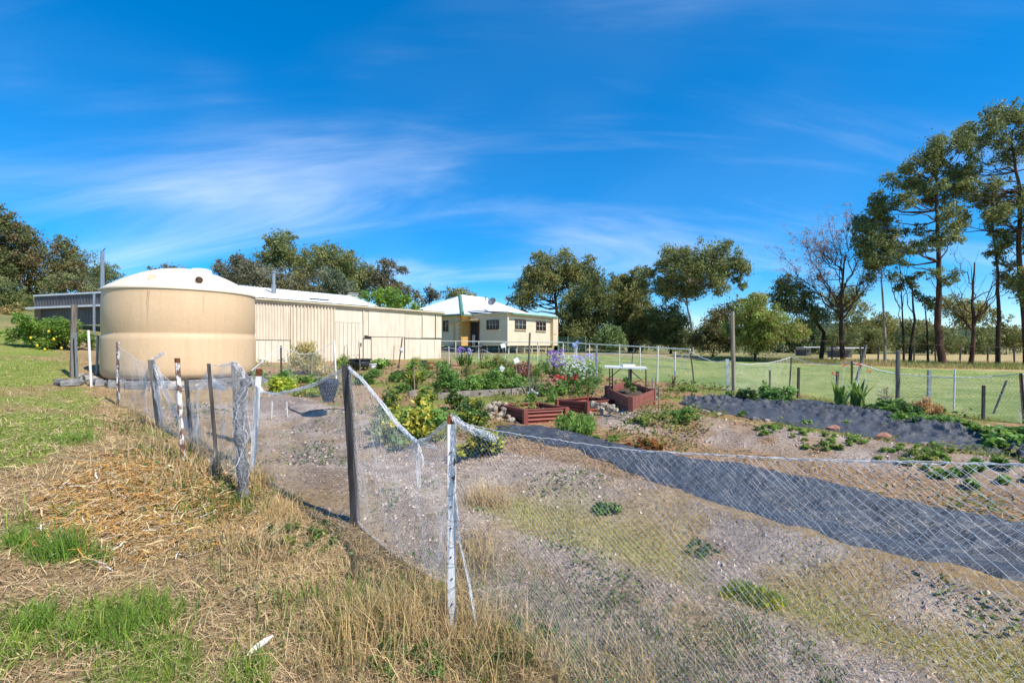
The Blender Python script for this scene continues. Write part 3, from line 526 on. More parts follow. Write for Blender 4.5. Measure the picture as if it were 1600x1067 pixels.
# main block
K = np.array([-4.4, 41.8, 0]); aW = 4.5; Lm = 13.2; ov = .4
wb(K+E*9, -E, 9, FL, EV, -D); wb(K, D, Lm, FL, EV, NR, 'wall', OCHRE)
m_ = MB()
for i in range(14): m_.box(K+NR*.03-D*.03+UP*(FL+i*.19), E*(.45 if i % 2 else .25), -D*.03, UP*.17)
m_.build('quoins', OCHRE, house)
kE = (701-CX)/F; win(K, E, -D, tD(701, K, E), tD(693, K, E), zz(518, 697, K, E), zz(501, 697, K, E), 1, 2)
eo = K+NR*ov-D*ov; Wd = 9+2*ov; Ll = Lm+2*ov; h = Wd/2; rise = h*math.tan(R(25)); z0 = EV+.03
A_, B_, C_, D_ = eo, eo+D*Ll, eo+D*Ll+E*Wd, eo+E*Wd; R1, R2 = eo+D*h+E*h, eo+D*(Ll-h)+E*h
V = [A_+UP*z0, B_+UP*z0, C_+UP*z0, D_+UP*z0, R1+UP*(z0+rise), R2+UP*(z0+rise)]
m_ = MB(); m_.add(V, [[0, 1, 5, 4], [2, 3, 4, 5]], [[1, 2, 5], [3, 0, 4]]); rf = m_.build('roof', ROOFW, house)
m_ = MB(); m_.tube([V[0]+UP*.03, V[4]+UP*.03], .16, 8); m_.build('hip_cap', GREENP, rf)
m_ = MB(); m_.tube([V[4]+UP*.02, V[5]+UP*.02], .10, 8); m_.build('ridge_cap', ROOFW, rf)
m_ = MB(); m_.box(A_+UP*(z0-.16)+NR*.02-D*.14, E*Wd, D*.13, UP*.15); m_.box(A_+UP*(z0-.16)+D*.02, D*(Ll-.02), NR*.13, UP*.15); m_.build('gutter', GREENP, rf)
m_ = MB(); m_.box(A_+UP*(z0-.18)+D*.01, D*Ll, E*Wd, UP*.015); m_.build('soffit', BOARD_E, house)
v_ = R1+D*3.4+NR*.5; m_ = MB(); m_.tube([v_+UP*(z0+rise-.6), v_+UP*(z0+rise+.12)], .07, 8); m_.tube([v_+UP*(z0+rise+.1), v_+UP*(z0+rise+.2)], .13, 8); m_.build('roof_vent', GREENP, rf)
# skillion roof of the side wing
s0 = C0+NR*.35-D*.25; Ws = LE+.55; m_ = MB(); zs = EV+.03
m_.add([s0+UP*zs, s0+D*(LD+.6)+UP*(zs), s0+D*(LD+.6)+E*Ws+UP*(zs+.34), s0+E*Ws+UP*(zs+.34)]+[s0+UP*(zs+.05), s0+D*(LD+.6)+UP*(zs+.05), s0+D*(LD+.6)+E*Ws+UP*(zs+.39), s0+E*Ws+UP*(zs+.39)], [[0, 1, 2, 3], [4, 5, 6, 7], [0, 1, 5, 4], [3, 0, 4, 7], [1, 2, 6, 5]]); rs = m_.build('wing_roof', ROOFW, house)
m_ = MB(); m_.box(s0+D*.4+NR*.003+UP*(zs-.14), D*(LD+.2), NR*.1, UP*.13); m_.build('gutter', GREENP, rs); m_ = MB(); m_.box(s0+E*Ws+UP*(zs-.12)-D*.003, -E*(Ws-.1), -D*.04, UP*.13); m_.build('barge_board', FASC, rs)
# porch door and awning
dO = C0+E*tD(748.5, C0, E)-D*.03; dl = tD(737, C0, E)-tD(748.5, C0, E); m_ = MB(); m_.box(dO+UP*(FL+.02), E*dl, -D*.02, UP*2.1); dor = m_.build('doorway', GAP_SHADE, house)
m_ = MB(); m_.box(dO+E*(dl+.0)-D*.022+UP*(FL), E*.09, -D*.05, UP*2.18); m_.box(dO-E*.09-D*.022+UP*(FL), E*.09, -D*.05, UP*2.18); m_.build('door_frame', WFR, dor)
m_ = MB(); m_.tube([dO+E*.5-D*.1+UP*(FL+.05), dO+E*.5-D*.1+UP*(FL+.95)], .16, 8); m_.build('flyscreen', STEEL, dor)
m_ = MB(); a0 = dO-E*.15+UP*(FL+2.32); m_.box(a0, E*(dl+2.1)-UP*.25, -D*1.3-UP*.12, UP*.04); m_.build('awning', FASC, house)
for s in (.2, 1.1): m_ = MB(); m_.tube([dO+E*(dl+s)-D*1.1+UP*(GH-.1), dO+E*(dl+s)-D*1.1+UP*(FL+1.98)], .05, 6); m_.build('porch_post', OCHRE, house)
m_ = MB(); m_.box(dO+E*(dl+1.8)+UP*(FL-.1), -E*3.2, -D*1.5, UP*.09); m_.build('porch_floor', TIMB, house)
# satellite dish on its roof
sp = at(769, 472, 45.5); sd = empty('satellite_dish', tuple(sp-UP*.6), 'dark round satellite dish on the white house roof', 'dish')
th = np.linspace(0, 2*math.pi, 25)[:-1]; m_ = MB(); nrm = np.array([-.35, -.8, .45]); nrm /= np.linalg.norm(nrm); a_ = np.cross(nrm, UP); a_ /= np.linalg.norm(a_); b_ = np.cross(a_, nrm)
rings = [sp+(a_[None]*np.cos(th)[:, None]+b_[None]*np.sin(th)[:, None])*r_*.42+nrm*(.12*r_*r_) for r_ in (.02, .35, .7, 1.0)]; V = np.array(rings); V = np.concatenate([V, V[:, :1]], 1); m_.grid(V); m_.build('dish', mat('dish_grey', (.16, .18, .20), None, 3, .5, 0), sd, smooth=True)
m_ = MB(); m_.tube([sp-nrm*.02-UP*.0, sp-nrm*.25-UP*.1, sp-nrm*.25-UP*.75], .03, 6); m_.build('mount', STEEL, sd); m_ = MB(); m_.tube([sp-b_*.38+nrm*.1, sp+nrm*.5], .015, 5); m_.cbox(sp+nrm*.5, .08, .08, .08); m_.build('feed_arm', STEEL, sd)
# green mesh gate beside the house
f0 = at(872, 548, 43); f1 = at(915, 546, 42); gq = empty('green_mesh_gate', tuple(f0*np.array([1, 1, 0])+UP*.8), 'dark green mesh panel gate beside the end of the house', 'gate')
for t_ in (0, .36, 1): p_ = f0*(1-t_)+f1*t_; m_ = MB(); m_.tube([(p_[0], p_[1], .6), (p_[0], p_[1], 2.45)], .045, 6); m_.build('post', GREENP, gq)
m_ = MB(); GM = mat('green_mesh', (.05, .11, .085), (.03, .07, .055), 5, .6, 0)
dv = f1-f0
for z_ in np.arange(1.0, 2.4, .1): m_.box((f0[0], f0[1], z_), dv*np.array([1, 1, 0]), (0, .02, 0), (0, 0, .05))
m_.build('mesh', GM, gq)
# ---------------------------------------------------------------- water tank
tg = G(272, 596); tc_ = np.array([-9.29, 13.4]); zb = .74
TANK = None
def tank_mat():
    m, t, b = mat_base('tank_plastic'); n = noise(t, .9, 5, .6); c = ramp(t, n, [(.3, (.655, .455, .27)), (.7, (.70, .495, .30))])
    n2 = noise(t, 3, 6, .65, 'Object', (2.2, 2.2, .16)); c = mulc(t, c, ramp(t, n2, [(.28, (.93, .91, .88)), (.5, (1, 1, 1))])); n3 = noise(t, 26, 4, .6); c = mulc(t, c, ramp(t, n3, [(.35, (.94, .93, .92)), (.6, (1.02, 1.02, 1.02))]))
    t.links.new(c, b.inputs['Base Color']); b.inputs['Roughness'].default_value = .5; b.inputs['Specular IOR Level'].default_value = .35; bump(t, b, noise(t, 2.5, 3), .25, .03); return m
TM = tank_mat(); DOME = mat('pale_cream_dome', (.76, .655, .50), (.69, .58, .43), 1.2, .5, .08)  # dome coloured paler and less orange than the tank body
tank = empty('water_tank', (tc_[0], tc_[1], zb), 'large round cream plastic water tank with domed top', 'water tank')
Rt = 1.78; tc3 = (tc_[0], tc_[1], zb); m_ = MB()
m_.lathe(tc3, [(0, .02), (1.66, 0), (1.74, .04), (1.79, .14), (1.80, .3), (1.80, 1.0), (1.79, 1.10), (1.765, 1.15), (1.765, 1.2), (1.785, 1.25), (1.785, 1.85), (1.775, 2.15), (1.765, 2.26), (1.775, 2.30), (1.75, 2.34)], 96); m_.build('body', TM, tank, smooth=True)
pr = [(1.79, 2.28), (1.80, 2.31), (1.78, 2.345)]+[(r_, 2.36+.66*(1-(r_/1.76)**2)) for r_ in np.linspace(1.74, .001, 16)]; pr = [(max(a, .001), b_) for a, b_ in pr]
m_ = MB(); m_.lathe(tc3, pr, 96); dm = m_.build('dome', DOME, tank, smooth=True)
def on_dome(az, rr): return np.array([tc_[0]+rr*math.cos(az), tc_[1]+rr*math.sin(az), zb+2.36+.66*(1-(rr/1.76)**2)])
vd = math.atan2(-tc_[1], -tc_[0])
p_ = on_dome(vd+.22, 1.45); dr_ = np.array([math.cos(vd+.1), math.sin(vd+.1), .1]); m_ = MB(); m_.tube([p_-dr_*.25-UP*.05, p_+dr_*.16-UP*.02], .085, 14, cap=False); it = m_.build('inlet_pipe', DOME, dm); m_ = MB(); m_.tube([p_-dr_*.1-UP*.05, p_+dr_*.155-UP*.02], .062, 12); m_.build('inlet_opening', mat('inlet_brown', (.09, .045, .025), None, 9, .9, 0), it)
p_ = on_dome(vd-.45, 1.5); m_ = MB(); m_.cbox(p_-UP*.06, .12, .1, .16, .4); m_.build('overflow_fitting', FASC, dm)
p_ = on_dome(vd+2.2, .5); m_ = MB(); m_.lathe(tuple(p_-UP*.03), [(.28, 0), (.28, .12), (.2, .16), (.001, .17)], 20); m_.build('hatch_lid', DOME, dm, smooth=True)
m_ = MB(); th = np.linspace(0, 2*math.pi, 49)[:-1]; V0 = np.stack([tc_[0]+1.72*np.cos(th), tc_[1]+1.72*np.sin(th), 0*th], -1)
rr_ = [(1.95, -.35), (1.93, .0), (1.8, .02), (.1, .02)]; m_.lathe((tc_[0], tc_[1], zb-.03), rr_, 40); m_.build('gravel_pad', ROCK_D, tank)
def rock(p, s, m=ROCK, label=None, group=None, flat=.7, parent=None, seed=None):
    bmv = []; n = 9; lat = np.linspace(-math.pi/2, math.pi/2, 6)
    ph = random.random()*9; V = []
    for a in lat:
        for k in range(n):
            t_ = k/n*2*math.pi; d_ = np.array([math.cos(a)*math.cos(t_), math.cos(a)*math.sin(t_), math.sin(a)]); r_ = 1+.22*math.sin(3*d_[0]*1.7+ph)+.18*math.sin(4*d_[1]+ph*2)+random.uniform(-.1, .1); d_ = np.sign(d_)*np.abs(d_)**.88; V.append(d_*r_)
    V = np.array(V)*s*np.array([1, random.uniform(.7, 1), flat]); a = random.random()*6.28; c_, s_ = math.cos(a), math.sin(a); V = np.stack([V[:, 0]*c_-V[:, 1]*s_, V[:, 0]*s_+V[:, 1]*c_, V[:, 2]], -1)+np.asarray(p)+UP*s*flat*.6
    i, j = np.meshgrid(np.arange(5), np.arange(n), indexing='ij'); k = (j+1) % n; mb = MB(); mb.add(V, np.stack([i*n+j, i*n+k, (i+1)*n+k, (i+1)*n+j], -1).reshape(-1, 4)); return mb.build('rock', m, None, False, label=label, cat='rock', group=group)
for a in np.linspace(vd-1.5, vd+1.4, 15):
    rr_ = random.uniform(1.98, 2.25); x_, y_ = tc_[0]+rr_*math.cos(a), tc_[1]+rr_*math.sin(a); rock((x_, y_, float(hz(x_, y_))-.03), random.uniform(.12, .24), random.choice([ROCK_D, ROCK_D, ROCK]), 'rough rock packed around the foot of the cream water tank', 'rocks round the tank base', .6)
g_ = G(105, 602); rock(g_-UP*.03, .24, ROCK_D, 'dark flat slab of rock lying on grass beside the leaning timber post', None, .45)
def on_wall(az, z_, r_=1.79): return np.array([tc_[0]+r_*math.cos(az), tc_[1]+r_*math.sin(az), zb+z_])
p_ = on_wall(vd+.75, .22, 1.8); d_ = np.array([math.cos(vd+.75), math.sin(vd+.75), 0]); m_ = MB(); m_.tube([p_-d_*.03, p_+d_*.1], .05, 10); m_.tube([p_+d_*.09, p_+d_*.09-UP*.16], .02, 8); m_.build('outlet_valve', DARKST, tank)
STN = mat('rust_stain', (.46, .30, .17), (.58, .40, .24), 6, .7, 0, (2, 2, .3))
for az, z0_, z1_, w_ in ((vd-.42, 1.35, 2.22, .014), (vd-.40, 1.75, 2.22, .008), (vd+.24, 1.62, 2.2, .009)):
    zs_ = np.linspace(z1_, z0_, 12); m_ = MB(); m_.grid(np.stack([[on_wall(az+k_*w_/1.79*(1-.6*(z1_-z)/(z1_-z0_))+.006*math.sin(z*9), z, 1.792+.003) for z in zs_] for k_ in (-.5, .5)])); m_.build('drip_stain', STN, tank)
# power pole behind the tank
p_ = at(160, 440, 34); m_ = MB(); gz = float(hz(p_[0], p_[1])); m_.tube([(p_[0], p_[1], gz-.2), (p_[0], p_[1], CAMZ+(HY-392)/F*34)], [.15, .11], 8)
pp = empty('service_pole', (p_[0], p_[1], gz), 'slim grey steel pole rising behind the water tank', 'pole'); m_.build('shaft', STEEL, pp); m_ = MB(); m_.tube([(p_[0], p_[1], CAMZ+(HY-393)/F*34), (p_[0]+.2, p_[1], CAMZ+(HY-388)/F*34)], .03, 5); m_.build('hook', DARKST, pp)
# open shelters in the far paddock
for px, py, Zs, L_, lab in ((1263, 549, 52, 1.2, 'small pale roofed animal shelter beside the dark gum trunk'), (1322, 551, 46, 1.7, 'long low open shelter with pale roof behind brown tree')):
    c = at(px, py, Zs); gz = float(hz(c[0], c[1])); s_ = empty('field_shelter', (c[0], c[1], gz), lab, 'shelter'); hh = max(.9, c[2]-gz)
    m_ = MB(); m_.cbox((c[0], c[1], gz+hh), L_*1.5, 1.4, .08); m_.build('roof', ROOFW, s_); m_ = MB(); m_.cbox((c[0], c[1]+.9, gz-.1), L_*1.4, .08, hh+.1); m_.build('back_wall', GREYS, s_)
    for sx_ in (-1, 1): m_ = MB(); m_.tube([(c[0]+sx_*L_*.68, c[1]-.9, gz-.1), (c[0]+sx_*L_*.68, c[1]-.9, gz+hh)], .07, 6); m_.build('post', TIMB_D, s_)
# ---------------------------------------------------------------- trees
def leafcloud(mb, C, rad, n, L, Wd, cols, hang=.5, flat=.75, sub=9):
    """leaf-sized faces gathered in sub-clumps round C"""
    d = rng.normal(0, 1, (sub, 3)); d /= np.linalg.norm(d, axis=1, keepdims=True); sc = np.asarray(C)+d*rad*rng.uniform(.35, .85, (sub, 1))*np.array([1, 1, flat])
    sr = rad*rng.uniform(.30, .62, sub); tint = rng.uniform(.72, 1.3, (sub, 1)); pick = rng.integers(0, len(cols), sub); k = rng.integers(0, sub, n)
    g = rng.normal(0, .5, (n, 3)); P = sc[k]+g*sr[k][:, None]*np.array([1, 1, .85])
    a = rng.uniform(0, 2*math.pi, n); el = rng.normal(-hang, .55, n); A = np.stack([np.cos(a)*np.cos(el), np.sin(a)*np.cos(el), np.sin(el)], -1)
    r2 = rng.normal(0, 1, (n, 3)); B = np.cross(A, r2*.8+np.array([.25, -.2, .75])); B /= np.linalg.norm(B, axis=1, keepdims=True)+1e-9
    l = L*rng.uniform(.6, 1.3, (n, 1)); w_ = Wd*rng.uniform(.6, 1.3, (n, 1))
    V = np.stack([P-A*l*.5, P+B*w_*.5, P+A*l*.5, P-B*w_*.5], 1).reshape(-1, 3); o = np.arange(n)*4
    c = np.array(cols)[pick][k]*tint[k]*rng.uniform(.9, 1.4, (n, 1))
    mb.add(V, np.stack([o, o+1, o+2, o+3], -1), None, np.repeat(np.clip(c, 0, 1), 4, 0)); return sc
def limb(mb, a, b, r0, r1, wob=.08, n=5, seg=6):
    a = np.asarray(a, float); b = np.asarray(b, float); t = np.linspace(0, 1, seg)[:, None]; L = np.linalg.norm(b-a); P = a+(b-a)*t; P[:, 2] += (np.sin(t[:, 0]*math.pi)*-.06*L)
    P[1:-1] += rng.normal(0, wob*L*.25, (seg-2, 3)); mb.tube(P, np.linspace(r0, r1, seg), n, cap=False); return P
EU = [(.16, .185, .058), (.205, .215, .07), (.12, .145, .05)]; EU2 = [(.20, .23, .082), (.145, .18, .065), (.25, .255, .095)]; OLV = [(.27, .245, .07), (.20, .195, .06), (.31, .275, .09)]; GREY = [(.18, .175, .105), (.14, .14, .085), (.215, .20, .125)]; BRT = [(.18, .30, .045), (.14, .25, .04), (.26, .36, .06)]; BRN = [(.36, .20, .12), (.26, .14, .09), (.42, .27, .17)]; LIME = [(.24, .30, .06), (.19, .25, .05), (.30, .33, .085)]; RUSTY = [(.18, .135, .06), (.14, .145, .055), (.22, .16, .08)]
def tree(label, Z, blobs, cols, trunk, tw, name='gum_tree', bark=BARK_D, dens=1.0, leaf=1.0, hang=.6, group=None, deep=.8, flat=.95, limbs=True, cat='tree', sub=9, by=None, extra=None, grow=1.38, fill=True):
    """trunk: photo pixels of the stem from the ground up; blobs: (x, y, r) clumps of the crown, spread in depth too"""
    if fill:
        ex = []
        for i_, a_ in enumerate(blobs):
            for b_ in blobs[i_+1:]:
                dd_ = math.hypot(a_[0]-b_[0], a_[1]-b_[1]); m_ = ((a_[0]+b_[0])/2+random.uniform(-3, 3), (a_[1]+b_[1])/2+random.uniform(-3, 3), (a_[2]+b_[2])*.45)
                if .9*(a_[2]+b_[2]) < dd_ < 1.7*(a_[2]+b_[2]) and all(math.hypot(m_[0]-c_[0], m_[1]-c_[1]) > .6*c_[2] for c_ in blobs+ex): ex.append(m_)
        blobs = blobs+ex
    b0 = at(trunk[0][0], trunk[0][1], Z); gz = float(hz(b0[0], b0[1])); root = empty(name, (b0[0], b0[1], gz), label, cat, group)
    tp = [np.array([b0[0], b0[1], gz-.3])]+[at(px, py, Z)+np.array([0, rng.normal(0, .15), 0]) for px, py in trunk[1:]]
    px_m = Z/F; T = MB(); full = []
    for i in range(len(tp)-1):
        t = np.linspace(0, 1, 6)[:-1, None]; full += list(tp[i]+(tp[i+1]-tp[i])*t)
    full.append(tp[-1]); full = np.array(full); k = np.linspace(0, 1, len(full)); rad = tw*px_m*.43*(1-.75*k); rad[0] *= 1.5; full[1:-1, :2] += rng.normal(0, tw*px_m*.045, (len(full)-2, 2))
    T.tube(full, rad, 9, cap=False); ctr = np.mean([q_[0] for q_ in blobs]) if blobs else 0; mb = MB()
    span = (max(q_[0] for q_ in blobs)-min(q_[0] for q_ in blobs))/2+1 if blobs else 1
    for (bx, by_, br) in blobs:
        dd = math.sqrt(max(.05, 1-((bx-ctr)/(span+br))**2)); off = rng.uniform(-1, 1)*deep*dd*min(span, 60)*px_m; zb_ = Z+off
        c = at(bx, by_, Z)+np.array([0, off, 0]); rr = br*px_m*grow
        rpx = rr/Z*474; n = int(dens*min(2400, 55+3.5*rpx*rpx)); L = leaf*max(.07, Z/474*3.05)
        L *= .88; sc = leafcloud(mb, c, rr, int(n*1.25), L, L*.40, cols, hang, flat, sub+4)
        for _ in range(3):
            d_ = rng.normal(0, 1, 3); d_ /= np.linalg.norm(d_); leafcloud(mb, c+d_*rr*rng.uniform(.9, 1.25)*np.array([1, 1, .8]), rr*rng.uniform(.25, .45), n//11, L, L*.38, cols, hang, 1, 4)
        if limbs:
            cand = np.where(full[:, 2] < c[2]-.25*rr)[0]; cand = cand if len(cand) else np.array([1]); dist = np.linalg.norm(full[cand]-c, axis=1)+.8*np.abs(full[cand][:, 2]-(c[2]-rr*1.2)); s = cand[np.argmin(dist)]
            P = limb(T, full[s], c, max(.25*rad[s], min(rad[s]*.6, .025*np.linalg.norm(full[s]-c))), .012*px_m*20*.12+.008, .12, 5, 6)
            for q_ in sc[:4]: limb(T, P[-2], q_, .012*px_m*20*.12+.006, .006, .1, 3, 3)
    if extra: extra(T, mb, full, rad, px_m, Z)
    T.build('trunk', bark, root, smooth=True)
    if mb.n: mb.build('crown', LEAF, root)
    return root
GBACK = 'trees behind the sheds'
tree('broad olive tree on the rise left of the grey garage', 46, [(10, 385, 26), (38, 368, 20), (62, 392, 26), (92, 404, 20), (22, 418, 26), (70, 428, 24), (104, 418, 15), (45, 348, 11), (0, 440, 22), (-30, 400, 30), (48, 445, 16), (25, 355, 12)], RUSTY+EU, [(45, 492), (46, 455), (42, 420)], 12, deep=.7)
tree('dark bush at the foot of the rise by the garage', 40, [(10, 452, 16), (0, 475, 18), (28, 470, 14), (15, 462, 12)], EU, [(8, 492), (8, 470)], 4, 'shrub', cat='shrub')
tree('tan feathery grass shrub left of the garage wall', 34, [(12, 487, 10), (28, 488, 9), (0, 490, 10)], [(.36, .24, .08), (.28, .22, .07)], [(15, 496), (15, 488)], 2, 'shrub', cat='shrub', limbs=False)
tree('scraggy green shrub between the garage and the pole', 40, [(115, 432, 12), (130, 445, 13), (145, 450, 12), (105, 452, 12), (95, 446, 10), (150, 460, 10)], EU2+RUSTY, [(125, 475), (125, 450)], 3, 'shrub', cat='shrub')
tree('far dark round-topped tree seen beyond the steel pole', 95, [(135, 424, 9), (165, 424, 12), (180, 428, 12), (190, 437, 8), (150, 432, 10), (172, 437, 12)], EU, [(165, 462), (165, 440)], 4, leaf=.8)
tree('small far tree just above the tank dome', 60, [(262, 420, 10), (250, 424, 8), (275, 424, 9)], RUSTY, [(262, 460), (262, 430)], 3)
tree('dense grey-green she-oak thicket behind the tank', 40, [(350, 420, 11), (368, 424, 16), (395, 428, 18), (420, 436, 18), (440, 442, 18), (380, 438, 16), (405, 445, 16), (360, 436, 12), (390, 412, 9)], GREY, [(395, 490), (395, 445)], 6, 'she_oak', hang=-.6, dens=1.3)
tree('low grey-green she-oak behind the shed flue', 39, [(460, 442, 15), (480, 446, 15), (500, 442, 15), (515, 450, 14), (445, 452, 12), (490, 458, 12)], GREY+OLV[:1], [(480, 490), (480, 455)], 5, 'she_oak', hang=-.6, dens=1.3)
tree('upright leafy gum rising above the shed flue', 47, [(450, 383, 14), (436, 390, 12), (428, 378, 7), (420, 402, 11), (465, 398, 15), (478, 408, 15), (442, 412, 16), (460, 420, 14), (428, 418, 10), (453, 370, 8), (486, 420, 10), (475, 428, 12)], OLV[1:2]+EU2, [(455, 490), (455, 440), (452, 400)], 8)
tree('broad dense gum behind the middle of the shed', 45, [(508, 394, 14), (494, 392, 8), (522, 402, 15), (540, 408, 15), (555, 412, 13), (572, 422, 11), (520, 420, 16), (545, 428, 16), (500, 408, 12), (562, 438, 14), (535, 440, 14), (575, 436, 8), (558, 452, 12)], EU2+OLV[1:2], [(540, 490), (540, 440), (525, 410)], 9)
tree('silvery green gum in front of the broad dense gum', 36, [(523, 440, 12), (512, 446, 10), (538, 448, 11), (545, 456, 10), (528, 455, 11), (522, 428, 8)], [(.16, .19, .11), (.13, .16, .085), (.19, .21, .13)], [(528, 488), (528, 450)], 4)
tree('thin open gum with brownish crown right of the dense gum', 46, [(592, 430, 9), (605, 418, 8), (618, 414, 7), (632, 422, 6), (590, 446, 12), (612, 440, 8), (625, 452, 9), (640, 458, 8), (575, 450, 9), (600, 458, 9), (655, 468, 6)], RUSTY+GREY, [(605, 490), (605, 455), (608, 425)], 5, dens=.75)
tree('sparse small gum at the left of the house roof', 55, [(672, 455, 6), (682, 462, 7), (668, 468, 6), (660, 475, 6)], GREY, [(670, 500), (672, 465)], 3, dens=.7)
tree('bright green round shrub behind the shed roof', 34, [(600, 466, 11), (618, 466, 12), (634, 472, 12), (585, 462, 9), (645, 480, 9), (610, 476, 10), (572, 464, 8)], BRT, [(612, 500), (612, 475)], 4, 'shrub', cat='shrub', dens=1.4, hang=.1)
tree('rounded treetop showing over the house ridge', 62, [(712, 460, 10), (724, 458, 10), (735, 464, 7), (703, 466, 7)], OLV+EU, [(718, 510), (718, 470)], 4)
tree('spreading gum overhanging the house end', 56, [(858, 405, 14), (846, 398, 8), (876, 408, 14), (893, 412, 13), (910, 416, 12), (918, 408, 7), (834, 422, 9), (820, 431, 8), (846, 436, 10), (846, 450, 15), (866, 448, 15), (886, 440, 14), (815, 452, 12), (806, 468, 11), (902, 436, 11), (925, 436, 11), (816, 480, 9), (830, 465, 12), (870, 430, 8)], OLV+EU, [(868, 545), (872, 500), (866, 455), (862, 425)], 8, dens=1.05)
tree('dark leafy tree close behind the house end', 52, [(905, 462, 18), (890, 478, 16), (915, 490, 20), (938, 458, 15), (950, 480, 18), (895, 500, 16), (925, 515, 20), (905, 525, 14), (945, 505, 18), (880, 515, 12), (930, 440, 10), (880, 530, 12), (955, 462, 12), (898, 535, 12)], EU, [(910, 548), (912, 500), (915, 470)], 9, dens=1.25)
tree('dark olive tree between the house gum and the tall pale-limbed gum', 54, [(958, 446, 12), (978, 438, 11), (994, 428, 9), (1000, 446, 13), (972, 462, 15), (990, 470, 16), (1008, 480, 14), (968, 492, 16), (990, 500, 18), (1012, 505, 14), (975, 520, 16), (1000, 530, 14), (1020, 525, 12)], OLV[1:]+EU, [(985, 548), (988, 500), (985, 460)], 9, dens=1.2)
tree('tall gum with pale forked limbs and domed crown', 47, [(1052, 394, 13), (1068, 396, 13), (1084, 402, 15), (1104, 396, 12), (1122, 398, 14), (1140, 406, 13), (1152, 418, 11), (1166, 420, 7), (1040, 410, 11), (1024, 420, 9), (1012, 430, 8), (1056, 418, 12), (1098, 418, 12), (1120, 422, 12), (1012, 446, 10), (1044, 442, 11), (1060, 438, 13), (1076, 446, 13), (1094, 448, 13), (1110, 454, 11), (1052, 458, 12), (1036, 456, 9), (1142, 432, 8), (1152, 448, 6), (1070, 462, 10)], EU2+OLV[1:2], [(1082, 548), (1080, 520), (1074, 480), (1070, 440)], 6, bark=BARK_P, dens=1.15)
tree('dark green understorey tree below the pale-limbed gum', 50, [(1038, 496, 18), (1058, 492, 16), (1044, 515, 18), (1065, 512, 14), (1030, 528, 14), (1055, 532, 14), (1075, 530, 10)], EU, [(1048, 550), (1048, 510)], 5, 'understorey_tree', dens=1.2)
tree('olive brown shrubby tree left of the wooden pole', 36, [(1108, 512, 15), (1124, 498, 15), (1142, 492, 15), (1128, 520, 16), (1112, 532, 13), (1095, 540, 11), (1145, 512, 15), (1088, 528, 10), (1130, 538, 12), (1150, 478, 8)], [(.155, .135, .05), (.12, .115, .04), (.19, .165, .06)], [(1112, 556), (1120, 525)], 4, 'shrubby_tree', dens=1.15)
tree('light green spreading fruit tree right of the wooden pole', 31, [(1162, 486, 15), (1180, 478, 14), (1172, 502, 17), (1192, 492, 16), (1208, 500, 16), (1226, 506, 14), (1242, 514, 12), (1254, 520, 8), (1190, 518, 18), (1212, 524, 16), (1168, 526, 16), (1182, 542, 14), (1200, 540, 12), (1158, 512, 14), (1192, 466, 10), (1178, 466, 8)], LIME+OLV, [(1180, 562), (1178, 535), (1182, 505)], 5, 'fruit_tree', dens=1.2)
tree('feathery pale green bush beside the house', 44, [(955, 516, 10), (944, 524, 10), (966, 526, 11), (955, 532, 12), (938, 534, 8), (974, 536, 8), (955, 544, 10)], [(.20, .27, .10), (.16, .22, .07)], [(956, 552), (956, 530)], 2, 'bush', cat='bush', hang=0, limbs=False)
tree('dark gum with leaning crown beside the brown dead tree', 36, [(1224, 440, 10), (1212, 446, 8), (1238, 448, 10), (1218, 462, 9), (1250, 458, 9), (1240, 474, 12), (1258, 478, 12), (1268, 492, 12), (1282, 500, 10), (1256, 498, 10), (1228, 480, 8)], EU, [(1283, 566), (1282, 520), (1262, 480), (1240, 455)], 8, dens=.95)
def twigs(T, mb, full, rad, px_m, Z, tips=None, n=16, leafc=None):
    for (tx, ty) in tips:
        off = rng.uniform(-2.0, 2.0); e = at(tx, ty, Z)+np.array([0, off, 0]); cand = np.where(full[:, 2] < e[2]-1.0)[0]; s = cand[int(len(cand)*rng.uniform(.45, .95))]
        P = limb(T, full[s], e, min(rad[s]*.55, .06), .012, .10, 5, 8)
        for i in range(n):
            k = rng.integers(3, 8); b_ = P[k]; d = (e-full[s]); d /= np.linalg.norm(d); d = d*.7+rng.normal(0, .33, 3)+np.array([0, 0, .3]); l = rng.uniform(.5, 1.5)
            q_ = limb(T, b_, b_+d*l, .012, .006, .15, 3, 4)
            if leafc and rng.random() < .95: leafcloud(mb, q_[-1], .3, 16, .13, .05, leafc, .5, .8, 3)
tree('dead gum with fine twigs and a few brown leaves', 33, [(1352, 440, 8), (1282, 432, 6), (1300, 455, 7)], BRN, [(1318, 568), (1316, 510), (1317, 460), (1320, 400)], 9, bark=BARK_R, dens=.35, extra=lambda *a: twigs(*a, tips=[(1335, 350), (1322, 360), (1306, 362), (1290, 374), (1270, 382), (1255, 392), (1242, 402), (1340, 372), (1348, 398), (1252, 420), (1300, 392), (1328, 380), (1280, 400), (1352, 420), (1345, 445), (1290, 440), (1262, 440)], n=24, leafc=BRN))
tree('slender gum with tufted crown at the left of the tall row', 31, [(1364, 330, 10), (1352, 340, 9), (1372, 346, 10), (1356, 358, 11), (1386, 338, 8), (1392, 364, 9), (1350, 388, 11), (1366, 392, 12), (1384, 398, 12), (1396, 386, 9), (1358, 408, 10), (1376, 416, 9), (1344, 372, 8), (1381, 436, 7)], EU2, [(1383, 574), (1382, 500), (1378, 440), (1372, 380)], 5, bark=BARK_P)
